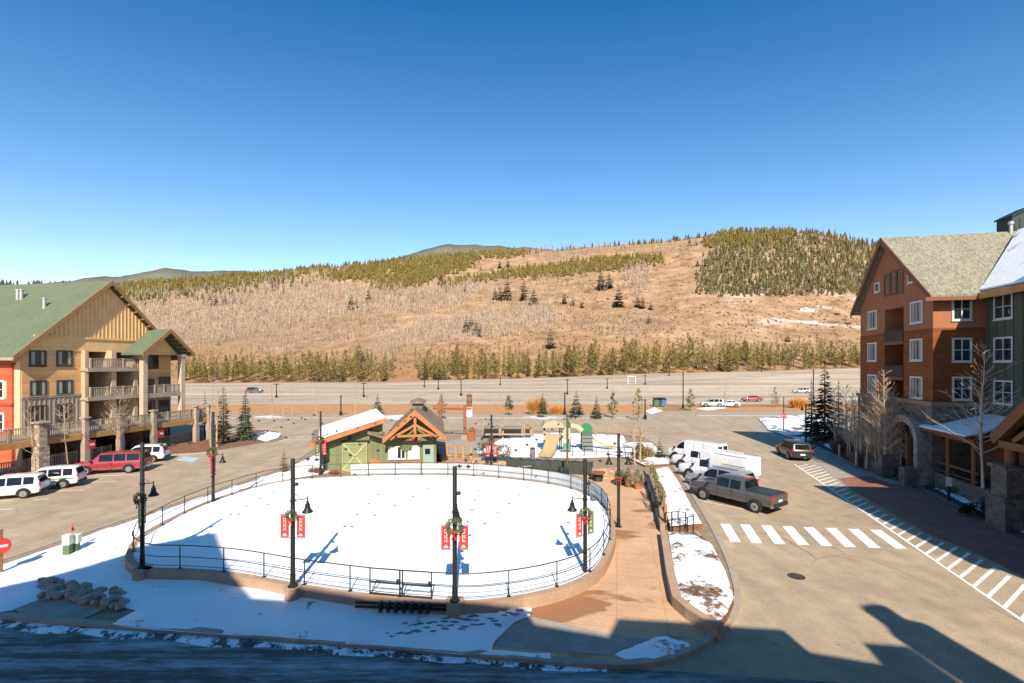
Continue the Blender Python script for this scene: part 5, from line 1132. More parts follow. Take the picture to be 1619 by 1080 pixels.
def bare(h,seed,spread=.28,br=26,up=.9,trunks=1,lean=.03,start=.3,tw=7,r0=None):
    """leafless aspen: pale tapering trunk, upswept branches with twigs"""
    r=random.Random(seed); mb=MB(); cr=MB(); r0=r0 or h*.0125
    for t in range(trunks):
        lx,ly=r.uniform(-lean,lean)*h,r.uniform(-lean,lean)*h; ox,oy=(r.uniform(-.25,.25),r.uniform(-.2,.2)) if trunks>1 else (0,0); hh=h*(1 if t==0 else r.uniform(.75,.95)); pts=[]
        for i in range(9):
            f=i/8; pts.append(Vector((ox+lx*f+.008*h*math.sin(f*7+seed),oy+ly*f+.008*h*math.cos(f*6+seed),hh*f)))
        mb.tube(pts,[r0*(1-.9*i/8) for i in range(9)],7)
        for k in range(br):
            f=start+(.97-start)*(k+r.random())/br; i=min(7,int(f*8)); p=pts[i].lerp(pts[i+1],f*8-i); a=r.uniform(0,6.283); L=h*spread*(1.12-f)*r.uniform(.7,1.2)+.04*h; el=up*r.uniform(.6,1.15); d=Vector((math.cos(a)*math.cos(el),math.sin(a)*math.cos(el),math.sin(el))); rb=r0*(1-f*.8)*.42
            q=[p]; 
            for m in range(3): d=(d+Vector((r.uniform(-.15,.15),r.uniform(-.15,.15),.1))).normalized(); q.append(q[-1]+d*L/3)
            cr.tube(q,[rb,rb*.7,rb*.45,rb*.15],4,cap=False)
            for m in range(tw):
                g=r.uniform(.2,1); j=min(2,int(g*3)); s0=q[j].lerp(q[j+1],g*3-j); e=(d+Vector((r.gauss(0,.55),r.gauss(0,.55),r.gauss(.1,.4)))).normalized(); l2=L*r.uniform(.18,.42); w=max(.011,rb*.3); sd=e.orthogonal().normalized()*w; s1=s0+e*l2
                cr.tri(s0-sd,s0+sd,s1); sd2=sd.cross(e); cr.tri(s0-sd2,s0+sd2,s1)
    return mb,cr
def tree(name,label,cat,loc,parts,mats,rz=0,group=None,names=('crown','trunk')):
    t=thing(name,label,cat,loc,rz,group)
    parts[0].build(names[0],mats[0],t,fix=False); parts[1].build(names[1],mats[1],t,True,True); return t
def con_at(px,py,top,wpx,label,m,seed,z=.1,kind=0,name='spruce_tree',far=False,**kw):
    p=G(px,py,z); 
    if p.y>100: p.z=zterr(p.x,p.y)
    h=(py-top)*p.y/F; w=wpx/2*p.y/F*1.05
    return tree(name,label,'tree',p,conifer(h,w,seed,**kw) if kind==0 else lodgepole(h,w,seed,kw.get('base',.15)),(m,BARK))
con_at(388,695,615,32,'tall green spruce at the tip of the lodge verge',SPR,1,nlev=20,nb=11)
con_at(353,701,609,26,'slim yellowish pine beside the tall green spruce',YEL,2,kind=0,nlev=26,nb=9,droop=.12,shape=.65,fill=.9,name='pine_tree')
con_at(324,690,617,16,'dark little spruce behind the end of the walkway',SPR,3,nlev=12)
con_at(449,748,707,18,'tiny straw coloured spruce in the snow by the rink bend',YEL,4,nlev=12,nb=8)
con_at(597,655,622,20,'grey spruce standing behind the snowy hut roof',SPRB,5,nlev=12)
con_at(667,658,632,13,'small green pine peeking over the hut gable',OLV,6,kind=1,name='pine_tree'); con_at(698,662,624,18,'green pine between the red gateway posts',OLV,7,kind=1,name='pine_tree')
con_at(804,656,626,19,'round green pine on the verge behind the rail fence',SPR,8,kind=1,name='pine_tree',base=.3); con_at(858,660,620,20,'dark pine before the orange willow bush',SPR,9,kind=0,nlev=14,name='pine_tree',trunk=.18)
con_at(911,660,617,26,'spreading green spruce just right of the dark post',SPR,10,nlev=13,trunk=.15,fill=.8); con_at(943,661,626,20,'second tree of the verge row, a squat spruce',SPR,11,nlev=12,trunk=.1); con_at(969,661,621,19,'dense dark green pine in the verge row',SPR,12,kind=1,name='pine_tree'); con_at(1009,664,615,22,'mixed yellow green pine beside the lot entrance',OLV,13,kind=1,name='pine_tree'); con_at(1092,648,615,16,'slim green pine beside the tall black lamp pole',SPR,14,kind=1,name='pine_tree'); con_at(1225,643,612,13,'little yellow pine in the lot near the red car',YEL,15,kind=1,name='pine_tree')
con_at(1012,728,680,27,'small spruce with a brown shrub on the bed by the vans',OLV,16,nlev=14,nb=9); con_at(1043,726,693,24,'low bushy spruce nearest the parked vans',SPR,17,nlev=10,nb=9)
con_at(1304,700,568,48,'big dark spruce in the hotel shade',DRK,18,nlev=24,nb=12,fill=.9); con_at(1283,690,600,28,'dark narrow spruce on the left flank of the big one',DRK,19,nlev=18,nb=10); con_at(1326,696,600,26,'dark spruce tucked behind the first aspens',DRK,20,nlev=18,nb=10)
# bare aspens
def bare_at(px,py,top,label,seed,z=.1,m=None,dp=0,**kw):
    p=G(px,py,z); p=p+Vector((0,dp,0))
    if p.y>100: p.z=zterr(p.x,p.y)
    h=(py-top)*p.y/F; a,b=bare(h,seed,**kw); return tree('aspen_tree',label,'tree',p,(b,a),(m or ASPB,m or ASPB))
bare_at(55,757,633,'slender bare tree nearest the left edge of the walkway',31,r0=.065,m=ASPP); bare_at(106,743,628,'pale bare tree before the walkway between the striped white SUV and the red wagon',32,spread=.30,up=.7,r0=.075,start=.45,m=ASPP); bare_at(186,724,620,'bushy bare tree with wide crown before the lodge balconies',33,spread=.42,br=34,up=.65,trunks=2,start=.4,r0=.065,m=ASPP)
for i,(px,py,top,lab) in enumerate(((333,708,600,'thin bare sapling by the end of the walkway'),(344,706,590,'tall thin bare sapling beside the yellowish pine'))): bare_at(px,py,top,lab,40+i,m=ASPP,spread=.16,br=14)
for i,(px,py,top,lab) in enumerate(((430,660,600,'thin bare tree on the verge left of the first lot pole'),(447,660,598,'thin bare tree on the verge right of the first lot pole'),(462,658,606,'low bare tree behind the left street junction'),(500,660,602,'wispy bare tree above the crosswalk of the left street'),(562,660,600,'wispy bare tree right of the dark post behind the hut'))): bare_at(px,py,top,lab,50+i,m=ASPP,spread=.15,br=14,dp=0)
bare_at(1004,735,618,'tall pale bare tree in front of the verge pines',60,spread=.12,br=22,m=ASPP,r0=.09); bare_at(1013,733,626,'second tall bare tree close to the first by the small spruces',61,spread=.12,br=20,m=ASPP,r0=.08); bare_at(1146,648,596,'faint bare tree standing over the two pale lot cars',62,spread=.2,m=ASPP); bare_at(971,660,585,'faint bare tree on the verge above the dense pine',63,spread=.2,m=ASPP)
ASPW=mat('aspen_bark_tan',(.50,.39,.28),.8,.2,4,0,.1,'obj',.3)
AS=[(1320,712,612,'first bare aspen, leaning beside the dark spruces',71,1),(1348,728,622,'twin pale aspen with crossing trunks',72,2),(1377,740,604,'straight bare aspen between the twins and the tall clump',73,1),(1371,741,622,'leaning bare aspen whose trunk tilts left',74,1),(1404,752,586,'tall bushy aspen clump left of the stone arch',75,2),(1477,762,566,'slim aspen in front of the right side of the stone arch',76,1),(1335,717,640,'small bare aspen first beside the pale bollard',78,1),(1362,735,615,'thin bare aspen close behind the leaning one',79,1),(1391,747,600,'upright bare aspen touching the tall clump on its left',80,1),(1424,752,640,'low bare aspen at the left foot of the stone arch',81,1),(1340,722,610,'slender bare aspen second from the dark spruces',82,1),(1384,744,628,'pale slim aspen just right of the straight tall one',83,1),(1412,750,612,'slim aspen rising on the right of the tall clump',84,1),(1356,732,640,'short bare aspen between the bollard and the twins',85,1),(1438,756,622,'slim aspen directly before the left side of the arch opening',86,1),(1556,800,545,'large white aspen before the green wing and porch roof',77,2)]
for px,py,top,lab,sd,tk in AS: bare_at(px,py,top,lab,sd,z=.2,spread=.23 if px<1450 else .36,br=54 if px<1450 else 28,trunks=tk,up=.8 if px<1450 else .55,start=.2 if px<1450 else .35,tw=10 if px<1450 else 7,r0=.085,m=None if px>1500 else ASPW)
# shrubs
def shrub(name,label,px,py,wpx,hpx,m,seed,n=420,z=0.02,dpt=.6):
    p=G(px,py,z); 
    if p.y>100: p.z=zterr(p.x,p.y)
    k=p.y/F; W_=wpx*k/2; Hh=hpx*k; r=random.Random(seed); mb=MB()
    for i in range(n):
        a=r.uniform(0,6.283); q=math.sqrt(r.random())*.55; b=Vector((math.cos(a)*q*W_,math.sin(a)*q*W_*dpt,0)); d=Vector((math.cos(a)*q*.9+r.gauss(0,.15),math.sin(a)*q*.9+r.gauss(0,.15),1)).normalized(); L=Hh*r.uniform(.5,1.05)*(1-.3*q); s=d.orthogonal().normalized()*max(.012,Hh*.016); s.rotate(Matrix.Rotation(r.uniform(0,6.28),3,d)); e=b+d*L
        e.x*=1.0; mb.tri(b-s,b+s,e); f=b+d*L*.45; g=f+(d+Vector((r.gauss(0,.5),r.gauss(0,.5),.2))).normalized()*L*.4; mb.tri(f-s,f+s,g)
    o=mb.build(name,m,None,fix=False); o.location=p; return tag(o,label,'shrub')
WIL=leafmat('willow_orange',(.38,.15,.03),(.55,.25,.07),(.62,.33,.12)); BRS=leafmat('shrub_brown',(.16,.09,.05),(.27,.16,.09),(.36,.24,.15)); RDS=leafmat('shrub_red',(.2,.07,.05),(.32,.13,.09),(.38,.2,.15)); DKS=leafmat('shrub_shade',(.07,.06,.05),(.13,.115,.1),(.18,.165,.15))
shrub('willow_bush','big orange willow bush behind the dark pine',848,655,34,34,WIL,1); shrub('willow_bush','low orange willow bush beside the dark post',880,655,30,20,WIL,2); shrub('willow_bush','orange willow bush left of the big dark spruce',1262,645,34,22,WIL,3,600)
shrub('brown_shrub','brown shrub on the right of the spruce by the vans',1022,728,16,34,BRS,4,250); shrub('red_shrub','reddish twiggy shrubs between the rink bend and the hut',500,750,36,16,RDS,5,500); shrub('red_shrub','reddish shrub in front of the hut corner',528,752,22,14,RDS,6,260); shrub('brown_shrub','dry brown shrub behind the utility boxes',145,858,22,8,BRS,7,160)
for i,(px,py,w,h,l) in enumerate(((1330,716,40,30,'twiggy shrub at the far end of the shaded bed'),(1362,734,44,30,'twiggy shrub under the leaning aspen'),(1395,742,46,40,'twiggy shrub under the tall aspen clump'),(1432,752,40,22,'twiggy shrub left of the arch pillar'),(1512,782,44,22,'twiggy shrub below the porch wall'),(1570,806,40,26,'twiggy shrub left of the entry pillar'),(1350,716,60,42,'twiggy shrub mass behind the twin aspen'),(1378,722,60,52,'twiggy shrub mass against the hotel base'))): shrub('bare_shrub',l,px,py,w,h,DKS if i in(3,4,5) else BRS,20+i,420,.2)
for i,(px,py,w,h,l) in enumerate(((92,730,44,46,'bare shrub under the walkway behind the pale bare tree'),(196,712,54,40,'bare shrub under the walkway behind the red wagon'),(118,744,40,14,'low red shrub in front of the red wagon'))): shrub('bare_shrub',l,px,py,w,h,BRS if i<2 else RDS,40+i,360,.1)
# pine row beyond the lot
r=random.Random(5); protos=[]
def pine_mats(i): return (OLV,BARK)
for i in range(6):
    if i<4: pr_=lodgepole(12,2.0+.3*i,100+i,.10+.06*i)
    else: pr_=conifer(12,2.3,100+i,nlev=14,nb=7,droop=.2,fill=.85)
    t=tree('pine_tree','slim olive pine in the long row beyond the far parking lot','tree',(0,0,0),pr_,(OLV if i<5 else SPR,BARK),0,'row of pines beyond the far parking lot'); protos.append(t)
used=[False]*6; npine=0
px=288.0
while px<1385:
    gap=(622<px<655) or (838<px<848) or (1300<px<1312) or (1258<px<1268)
    if not gap:
        for rowk in range(2):
            pj=px+r.uniform(-4,4); Y=D0*r.uniform(.965,1.05); X=(pj-CX)/F*Y; z=zterr(X,Y)-.1
            hp=np.interp(pj,[288,400,560,620,680,850,950,1100,1250,1385],[34,36,44,30,40,38,46,44,35,36])*r.uniform(.55,1.12)
            if r.random()<.1: hp*=.5
            s=hp*Y/F/12; k=r.choice([0,1,2,3,0,1,2,3,4,5])
            if not used[k]: o=protos[k]; o.location=(X,Y,z); o.rotation_euler=(0,0,r.uniform(0,6.28)); used[k]=True
            else: o=dup(protos[k],(X,Y,z),r.uniform(0,6.28))
            o.scale=(s*r.uniform(.75,1.15),)*2+(s*1.08,); npine+=1
    px+=r.uniform(5.5,9.8)
mbk=MB(); px=290.0
while px<1385:
    if not ((622<px<655) or (838<px<848)):
        Y=D0*r.uniform(1.05,1.12); X=(px-CX)/F*Y; z=zterr(X,Y)-.1; hp=np.interp(px,[288,400,560,620,680,850,950,1100,1250,1385],[34,36,42,28,40,38,46,44,34,36])*r.uniform(.6,1.1); hh=hp*Y/F
        cr_,tr_=lodgepole(hh,2.2,int(px*10),.1+.2*r.random())
        for q in (cr_,tr_): mbk.add([(a+X,b+Y,c+z) for a,b,c in q.v],q.f)
    px+=r.uniform(4,9)
struct(mbk.build('pine_wood',OLV,None,fix=False),'further pines crowding behind the row at the foot of the hill','stuff')
for k in range(6):
    if not used[k]: protos[k].location=(30,310,zterr(30,310))
# ----- hillside: find the ground point seen at a photo pixel
_hc={}
def hillpt(px,py):
    c=round(px/4)*4
    if c not in _hc:
        d,_=ridge(c); Ys=np.arange(D0*.98,d+1,6.0); zs=np.array([zterr((c-CX)/F*Y,Y) for Y in Ys]); _hc[c]=(Ys,np.minimum.accumulate(HY+F*(H-zs)/Ys))
    Ys,yy=_hc[c]
    if py<yy[-1]-5 or py>yy[0]: return None
    Y=float(np.interp(-py,-yy,Ys)); X=(px-CX)/F*Y; return X,Y,zterr(X,Y)
# single dark spruces on the slope
SP=[(697,450,17),(783,474,18),(791,475,21),(802,475,31),(828,475,29),(844,482,25),(978,486,32),(950,459,28),(963,456,24),(555,490,22),(563,487,15),(583,480,22),(323,483,12),(332,483,17),(341,484,18),(357,482,13),(371,480,12),(381,481,9),(737,526,23),(745,522,21),(753,529,21),(759,532,18),(870,551,28),(567,570,26),(574,572,18),(345,546,10),(892,480,16),(905,483,13),(790,424,12),(803,422,11),(1008,486,18),(1016,488,18),(1029,490,14),(1026,512,14),(1090,390,12),(1100,388,10),(653,475,9),(706,462,10),(736,462,12),(920,487,12),(1246,540,12),(1065,376,8)]
hp0=[tree('spruce_tree','dark spruce standing alone on the open hillside','tree',(0,0,0),conifer(10,2.3,200+i,nlev=13,nb=8,droop=.25,shape=.75),(DRK,BARK),0,'single dark spruces on the open hillside') for i in range(3)]
for i,(px,py,hh) in enumerate(SP):
    q=hillpt(px,py)
    if q is None: continue
    o=hp0[i] if i<3 else dup(hp0[i%3],q,0)
    o.location=(q[0],q[1],q[2]-.2); s=hh*1.12*q[1]/F/10; o.scale=(s*1.35,s*1.35,s); o.rotation_euler=(0,0,i*1.7)
# forest masses (nobody could count them)
def inpoly(x,y,P):
    c=False
    for (x0,y0),(x1,y1) in zip(P,P[1:]+P[:1]):
        if (y0>y)!=(y1>y) and x<(x1-x0)*(y-y0)/(y1-y0)+x0: c=not c
    return c
def scatter(poly,area):
    xs=[a for a,_ in poly]; ys=[b for _,b in poly]; n=int((max(xs)-min(xs))*(max(ys)-min(ys))/area); out=[]
    for i in range(n):
        x=rng.uniform(min(xs),max(xs)); y=rng.uniform(min(ys),max(ys))
        if inpoly(x+rng.normal(0,6),y+rng.normal(0,2.6),poly):
            q=hillpt(x,y)
            if q: out.append((x,y)+q)
    return out
def cones(mb,pts,hpx,wr,ns=5):
    for (x,y,X,Y,Z) in pts:
        h=hpx*rng.uniform(.6,1.25)*Y/F; w=h*wr*rng.uniform(.8,1.25); a0=rng.uniform(0,6.28); o=len(mb.v)
        for lvl,(f0,f1,ww) in enumerate(((.1,.62,1.0),(.4,1.0,.66))):
            vs=[(X,Y,Z+h*f1)]
            for k in range(ns):
                a=a0+lvl+6.283*k/ns; q=w*ww*rng.uniform(.7,1.2); vs.append((X+q*math.cos(a),Y+q*math.sin(a),Z+h*f0+rng.uniform(-.05,.05)*h))
            mb.add(vs,[(0,1+k,1+(k+1)%ns) for k in range(ns)])
def sticks(mb,pts,hpx,n=5,w=.05,sp=.25):
    for (x,y,X,Y,Z) in pts:
        h=hpx*rng.uniform(.55,1.3)*Y/F; ww=max(.1,h*w)
        mb.add([(X-ww*.6,Y,Z-.3),(X+ww*.6,Y,Z-.3),(X,Y,Z+h)],[(0,1,2)])
        for k in range(n):
            f=rng.uniform(.25,.7); a=rng.uniform(0,6.28); l=h*rng.uniform(.25,.45); dx,dy=math.cos(a)*l*sp*2,math.sin(a)*l*sp*2; mb.add([(X-ww*.5,Y,Z+h*f),(X+ww*.5,Y,Z+h*f),(X+dx,Y+dy,Z+h*f+l)],[(0,1,2)])
FO=leafmat('forest_olive',(.070,.056,.013),(.118,.092,.022),(.16,.125,.035)); FG=leafmat('forest_mixed',(.055,.05,.017),(.12,.098,.034),(.19,.155,.062)); BW=leafmat('aspen_wood',(.14,.095,.06),(.29,.215,.145),(.47,.38,.28)); BWG=leafmat('grey_wood',(.16,.13,.10),(.25,.205,.16),(.38,.32,.26)); DOT=leafmat('slope_scrub',(.08,.05,.03),(.15,.09,.05),(.24,.15,.085))
F1=[(120,455),(250,446),(350,438),(450,430),(503,422),(530,423),(500,432),(430,446),(400,450),(330,458),(250,466),(190,474),(120,474)]
F1b=[(185,468),(330,456),(400,448),(500,432),(560,428),(500,445),(420,466),(330,474),(215,486)]
F2=[(505,436),(560,420),(640,412),(740,402),(800,396),(850,398),(820,406),(750,408),(740,424),(700,434),(680,446),(640,458),(600,460),(588,458),(600,444),(560,442),(515,443)]
F3=[(690,452),(740,440),(800,430),(860,422),(950,411),(1045,404),(1050,414),(1000,423),(960,428),(880,438),(800,440),(740,448),(700,456)]
F4=[(1108,382),(1150,366),(1200,364),(1260,365),(1250,385),(1180,395),(1130,392),(1112,390)]
F5=[(1100,440),(1115,408),(1140,392),(1250,385),(1280,366),(1320,373),(1365,384),(1420,395),(1430,468),(1330,466),(1200,470),(1100,466)]
mb=MB()
for P,a in ((F1,4.5),(F2,4),(F3,4),(F4,4)): cones(mb,scatter(P,a),8,.27)
struct(mb.build('forest',FO,None,fix=False),'olive pine forest in bands across the upper slopes','stuff')
mb=MB(); cones(mb,scatter(F1b,40),10,.24); cones(mb,scatter(F5,9),10,.20); struct(mb.build('forest',FG,None,fix=False),'mixed thinned forest covering the right hand knob of the ridge','stuff')
mb=MB(); sticks(mb,scatter(F1b,16),12,4,.045); sticks(mb,scatter(F5,20),10,3,.04); struct(mb.build('bare_wood',BWG,None,fix=False),'grey leafless trunks among the thinned conifers','stuff')
ridgeline=[]
for x in list(rng.uniform(850,1110,45))+list(rng.uniform(980,1100,25))+list(rng.uniform(450,700,40))+list(rng.uniform(1110,1390,60)):
    d,zr_=ridge(x); d-=22; ridgeline.append((x,0,(x-CX)/F*d,d,zterr((x-CX)/F*d,d)-1.2))
mb=MB(); cones(mb,ridgeline,9,.2)
for x in rng.uniform(-30,110,60):
    d,zr_=ridge(x); ridgeline.append((x,0,(x-CX)/F*d,d,zr_))
cones(mb,ridgeline[-60:],10,.22); struct(mb.build('skyline_wood',DRK,None,fix=False),'dark conifers dotted along the skyline','stuff')
A1=[(200,490),(330,476),(500,450),(600,462),(690,460),(760,450),(740,480),(640,500),(560,500),(440,520),(350,540),(230,545)]
A2=[(215,540),(420,520),(560,500),(640,505),(560,540),(400,560),(240,575)]
A3=[(580,530),(640,515),(720,500),(870,485),(880,510),(760,525),(680,545),(600,560)]
A4=[(690,525),(760,505),(880,490),(900,505),(860,525),(720,545)]
A5=[(560,545),(640,545),(690,560),(640,580),(560,585)]
A6=[(830,400),(960,392),(1050,385),(1110,388),(1090,402),(950,405),(860,418)]
A7=[(985,430),(1020,418),(1030,450),(1010,470),(995,455)]
A8=[(880,515),(960,500),(1060,500),(1040,530),(940,535)]
A9=[(640,470),(760,445),(900,440),(980,440),(960,470),(860,500),(700,500)]
mb=MB()
for P,a in ((A2,6),(A5,9),(A6,8),(A8,12),(A9,15)): sticks(mb,scatter(P,a),11,5,.035)
mg=MB()
for P,a in ((A1,5.5),(A3,8),(A4,7),(A7,7)): sticks(mg,scatter(P,a),12,6,.035)
struct(mg.build('bare_wood',leafmat('pink_wood',(.13,.095,.07),(.27,.21,.16),(.50,.42,.335)),None,fix=False),'pinkish grey aspen groves on the middle of the slope','stuff')
struct(mb.build('bare_wood',BW,None,fix=False),'pale leafless aspen woods over the middle of the slope','stuff')
mb=MB()
for P,a in (([(230,590),(300,560),(640,555),(860,500),(1100,480),(1390,470),(1390,575),(1000,580),(650,598),(300,603)],26),([(860,440),(1100,400),(1100,480),(880,500)],40)):
    for (x,y,X,Y,Z) in scatter(P,a):
        h=rng.uniform(1.2,3.2)*Y/F; w=h*rng.uniform(.5,1.1); mb.add([(X-w,Y,Z-.2),(X+w,Y,Z-.2),(X+w*.5,Y,Z+h*.7),(X,Y,Z+h),(X-w*.6,Y,Z+h*.6)],[(0,1,2,3,4)]) if False else mb.add([(X-w,Y,Z-.2),(X+w,Y-.3*w,Z-.2),(X,Y+w,Z-.2),(X,Y,Z+h)],[(0,1,3),(1,2,3),(2,0,3)])
struct(mb.build('scrub',DOT,None,fix=False),'low brown scrub speckling the open hillside','stuff')
# ---------------------------------------------------------------- rocks, boxes, playground, fences and signs
ROCK=stone('boulder',(.20,.18,.155),(.28,.25,.21),(.33,.27,.21),.5,(.2,.17,.14))
ROCK=mat('boulder_rock',(.35,.305,.245),.9,.4,1.6,0,.5,'obj',.3)
r=random.Random(9); rp=[]
for i in range(5):
    b=bmesh.new(); bmesh.ops.create_icosphere(b,subdivisions=3,radius=.5)
    ph=[r.uniform(0,6) for _ in range(9)]
    cuts=[(Vector((r.gauss(0,1),r.gauss(0,1),r.gauss(0,1))).normalized(),r.uniform(.24,.38)) for _ in range(9)]
    for v in b.verts:
        c=v.co.copy()
        for n,d in cuts:
            e=c.dot(n)-d
            if e>0: c-=n*e*.97
        c*=1+.05*math.sin(c.x*9+ph[0])*math.cos(c.y*8+ph[1])+.03*math.sin(c.z*17+ph[2]); v.co=Vector((c.x*1.25,c.y,c.z*.8))
    me=bpy.data.meshes.new('boulder'); b.to_mesh(me); b.free(); me.materials.append(ROCK); me.polygons.foreach_set('use_smooth',[True]*len(me.polygons)); me.set_sharp_from_angle(angle=R(28)); rp.append(me)
for k in range(44):
    f=k/43; px=66+f*128+r.uniform(-6,6); lo=922+f*22; hi=942+f*22; py=lo+(hi-lo)*((k%3)/2)+r.uniform(-2,2)
    p=G(px,py,.13); o=bpy.data.objects.new('boulder',rp[k%5]); COL.objects.link(o); s=r.uniform(.36,.58); o.scale=(s*.85,s*r.uniform(.8,1.05),s*r.uniform(.95,1.25)); o.location=(p.x,p.y,.13+s*.24); o.rotation_euler=(r.uniform(-.3,.3),r.uniform(-.3,.3),r.uniform(0,6.28)); tag(o,'grey brown boulder in the loose pile on the shaded snow','boulder','pile of boulders by the corner')
mb=MB(); r=random.Random(21)
for a,b,n in (((600,992),(842,968),26),((610,1003),(800,984),18),((640,985),(835,962),16)):
    for i in range(n):
        f=i/n; p=G(a[0]+(b[0]-a[0])*f+r.uniform(-4,4),a[1]+(b[1]-a[1])*f+r.uniform(-3,3)+(2 if i%2 else -2),.2); z=.13+.035+.10*(.5+.5*fbm(p.x,p.y,1.1,2))
        an=r.uniform(-.4,.4); mb.add([(p.x+.17*math.cos(t_)*math.cos(an)-.07*math.sin(t_)*math.sin(an),p.y+.17*math.cos(t_)*math.sin(an)+.07*math.sin(t_)*math.cos(an),z) for t_ in np.linspace(0,5.5,8)],[tuple(range(8))])
struct(mb.build('footprints',mat('trodden_snow',(.22,.23,.24),.9,.3,3,0,0,'pos'),None,False,False),'dark trodden footprints crossing the shaded snow')
UG=mat('utility_green',(.10,.16,.08),.55,.12,3); UGP=mat('utility_pale',(.62,.66,.55),.55,.1,3)
for px,py,h0,cols,lab in ((107,878,1.15,0,'pale capped green utility pedestal, left of the two in the snow'),(119,873,1.0,1,'pale boxy utility cabinet right beside the green pedestal')):
    p=G(px,py,.13); t=thing('utility_box',lab,'utility box',p,.2)
    mb=MB(); mb.bx(-.16,.16,-.16,.16,0,h0*.55); mb.build('base',UG,t); mb=MB(); mb.bx(-.18 if not cols else -.24,.18 if not cols else .24,-.18,.18,h0*.55,h0); mb.bx(-.2 if not cols else -.26,.2 if not cols else .26,-.2,.2,h0,h0+.04); mb.build('cabinet',UGP,t); t.scale=(.85,.85,.85)
p=G(112.5,872,.13); t=thing('marker_stake','slim orange marker stake between the utility boxes','marker',p); mb=MB(); mb.lathe([(.05,0),(.045,1.35),(.02,1.4)],8); mb.build('stake',mat('stake_orange',(.6,.16,.05),.6,.1,4),t,True); mb=MB(); mb.bx(-.02,.12,-.02,.02,1.05,1.2); mb.build('tag',BLACK,t)
p=G(1,907,.13); t=thing('round_sign','round red sign on a brown post at the left edge','sign',p,R(40)); mb=MB(); mb.bx(-.07,.07,-.07,.07,0,1.95); mb.build('post',BROWNW,t)
mb=MB(); mb.lathe([(.001,0),(.36,0),(.36,.05),(.001,.05)],22,(0,-.14,1.25),'y'); d_=mb.build('disc',RED,t); mb=MB(); mb.bx(-.24,.24,-.15,-.143,1.2,1.3); mb.build('bar',LETT,d_)
# stop sign and posts on the right
p=G(1239,682,.1); t=thing('stop_sign','red octagonal stop sign on a dark post beside the far right corner','sign',p,R(-10)); hh=(682-628)*p.y/F; mb=MB(); mb.lathe([(.07,0),(.06,hh),(.02,hh+.05)],8); mb.build('post',BLACK,t,True)
mb=MB(); mb.lathe([(.001,0),(.38,0),(.38,.03),(.001,.03)],8,(0,-.12,hh*.46),'y'); oc=mb.build('octagon',RED,t)
cu=bpy.data.curves.new('word','FONT'); cu.body='STOP'; cu.size=.26; cu.align_x='CENTER'; cu.align_y='CENTER'; cu.extrude=.004; tmp=bpy.data.objects.new('tmp',cu); COL.objects.link(tmp); bpy.context.view_layer.update(); me=bpy.data.meshes.new_from_object(tmp.evaluated_get(bpy.context.evaluated_depsgraph_get())); bpy.data.objects.remove(tmp); wo=bpy.data.objects.new('lettering',me); COL.objects.link(wo); me.materials.clear(); me.materials.append(LETT); wo.parent=oc; wo.location=(0,-.128,hh*.46); wo.rotation_euler=(R(90),0,0)
p=G(1274,700,.1); t=thing('lamp_post','short black lamp post between the stop sign and the aspens','lamp post',p,R(180)); hh=(700-638)*p.y/F; mb=MB(); mb.lathe([(.12,0),(.09,.4),(.07,hh)],10); mb.build('post',BLACK,t,True); mb=MB(); mb.tube([(0,0,hh*.9),(.45,0,hh*.92)],.02,5); mb.lathe([(.02,0),(.06,-.1),(.2,-.4),(.02,-.38)],12,(.45,0,hh*.92)); mb.build('bell_shade',BLACK,t,True)
p=G(1500,792,.2); t=thing('notice_post','white notice panel on a short black post in the hotel bed','sign',p,R(-35)); mb=MB(); mb.lathe([(.09,0),(.07,1.0)],8); mb.build('post',BLACK,t); mb=MB(); mb.bx(-.17,.17,-.09,-.02,1.0,1.6); mb.build('panel',mat('notice_panel',(.55,.54,.5),.5,.08,3),t)
for px,py,lab in ((1327,724,'pale bollard at the bend of the shaded bed'),(1354,736,'short greenish post beside the twin aspen')): 
    p=G(px,py,.2); o=(lambda mb:(mb.lathe([(.11,0),(.1,1.25),(.03,1.3)],10),mb.build('bollard',mat('bollard_pale',(.5,.4,.3),.7,.1,2),None,True))[1])(MB()); o.location=p; tag(o,lab,'bollard')
for px,py,s,lab in ((1546,812,1.0,'dark rounded evergreen bush at the pavement edge below the porch'),):
    rr=random.Random(4); mb=MB()
    for i in range(900):
        d=Vector((rr.gauss(0,1),rr.gauss(0,1),abs(rr.gauss(0,1)))).normalized(); c=Vector((d.x*1.0,d.y*.6,d.z*.75))*rr.uniform(.6,1); e=d.orthogonal().normalized()*.06; mb.tri(c-e,c+e,c+d*.16+Vector((0,0,-.04)))
    o=mb.build('evergreen_bush',DRK,None,fix=False); o.location=G(px,py,.2); tag(o,lab,'bush')
# timber gateway
q0,q1=G(696,693,.12),G(735,694,.12); h0=(693-640)*q0.y/F; t=thing('timber_gateway','red brown timber gateway of two posts and a crossbeam left of the playground','gateway',q0,math.atan2(q1.y-q0.y,q1.x-q0.x)); L_=(q1-q0).length
REDT=mat('red_timber',(.30,.10,.045),.65,.15,1.5,0,0,'obj',.2)
for xx in (0,L_):
    mb=MB(); mb.lathe([(.19,0),(.17,h0)],10,(xx,0,0)); mb.build('post',REDT,t,True); mb=MB(); mb.box(xx,0,.25,.7,.7,.5); mb.build('footing',STONEW,t)
mb=MB(); mb.tube([(-.9,0,h0*.90),(L_+.8,0,h0*.90)],.15,8); mb.build('crossbeam',REDT,t); mb=MB(); mb.beam((-.9,0,h0*.96),(.9,0,h0*1.02),.2); mb.bx(-.35,.35,-.25,-.1,h0*.86,h0*1.05); mb.build('bracket',REDT,t)
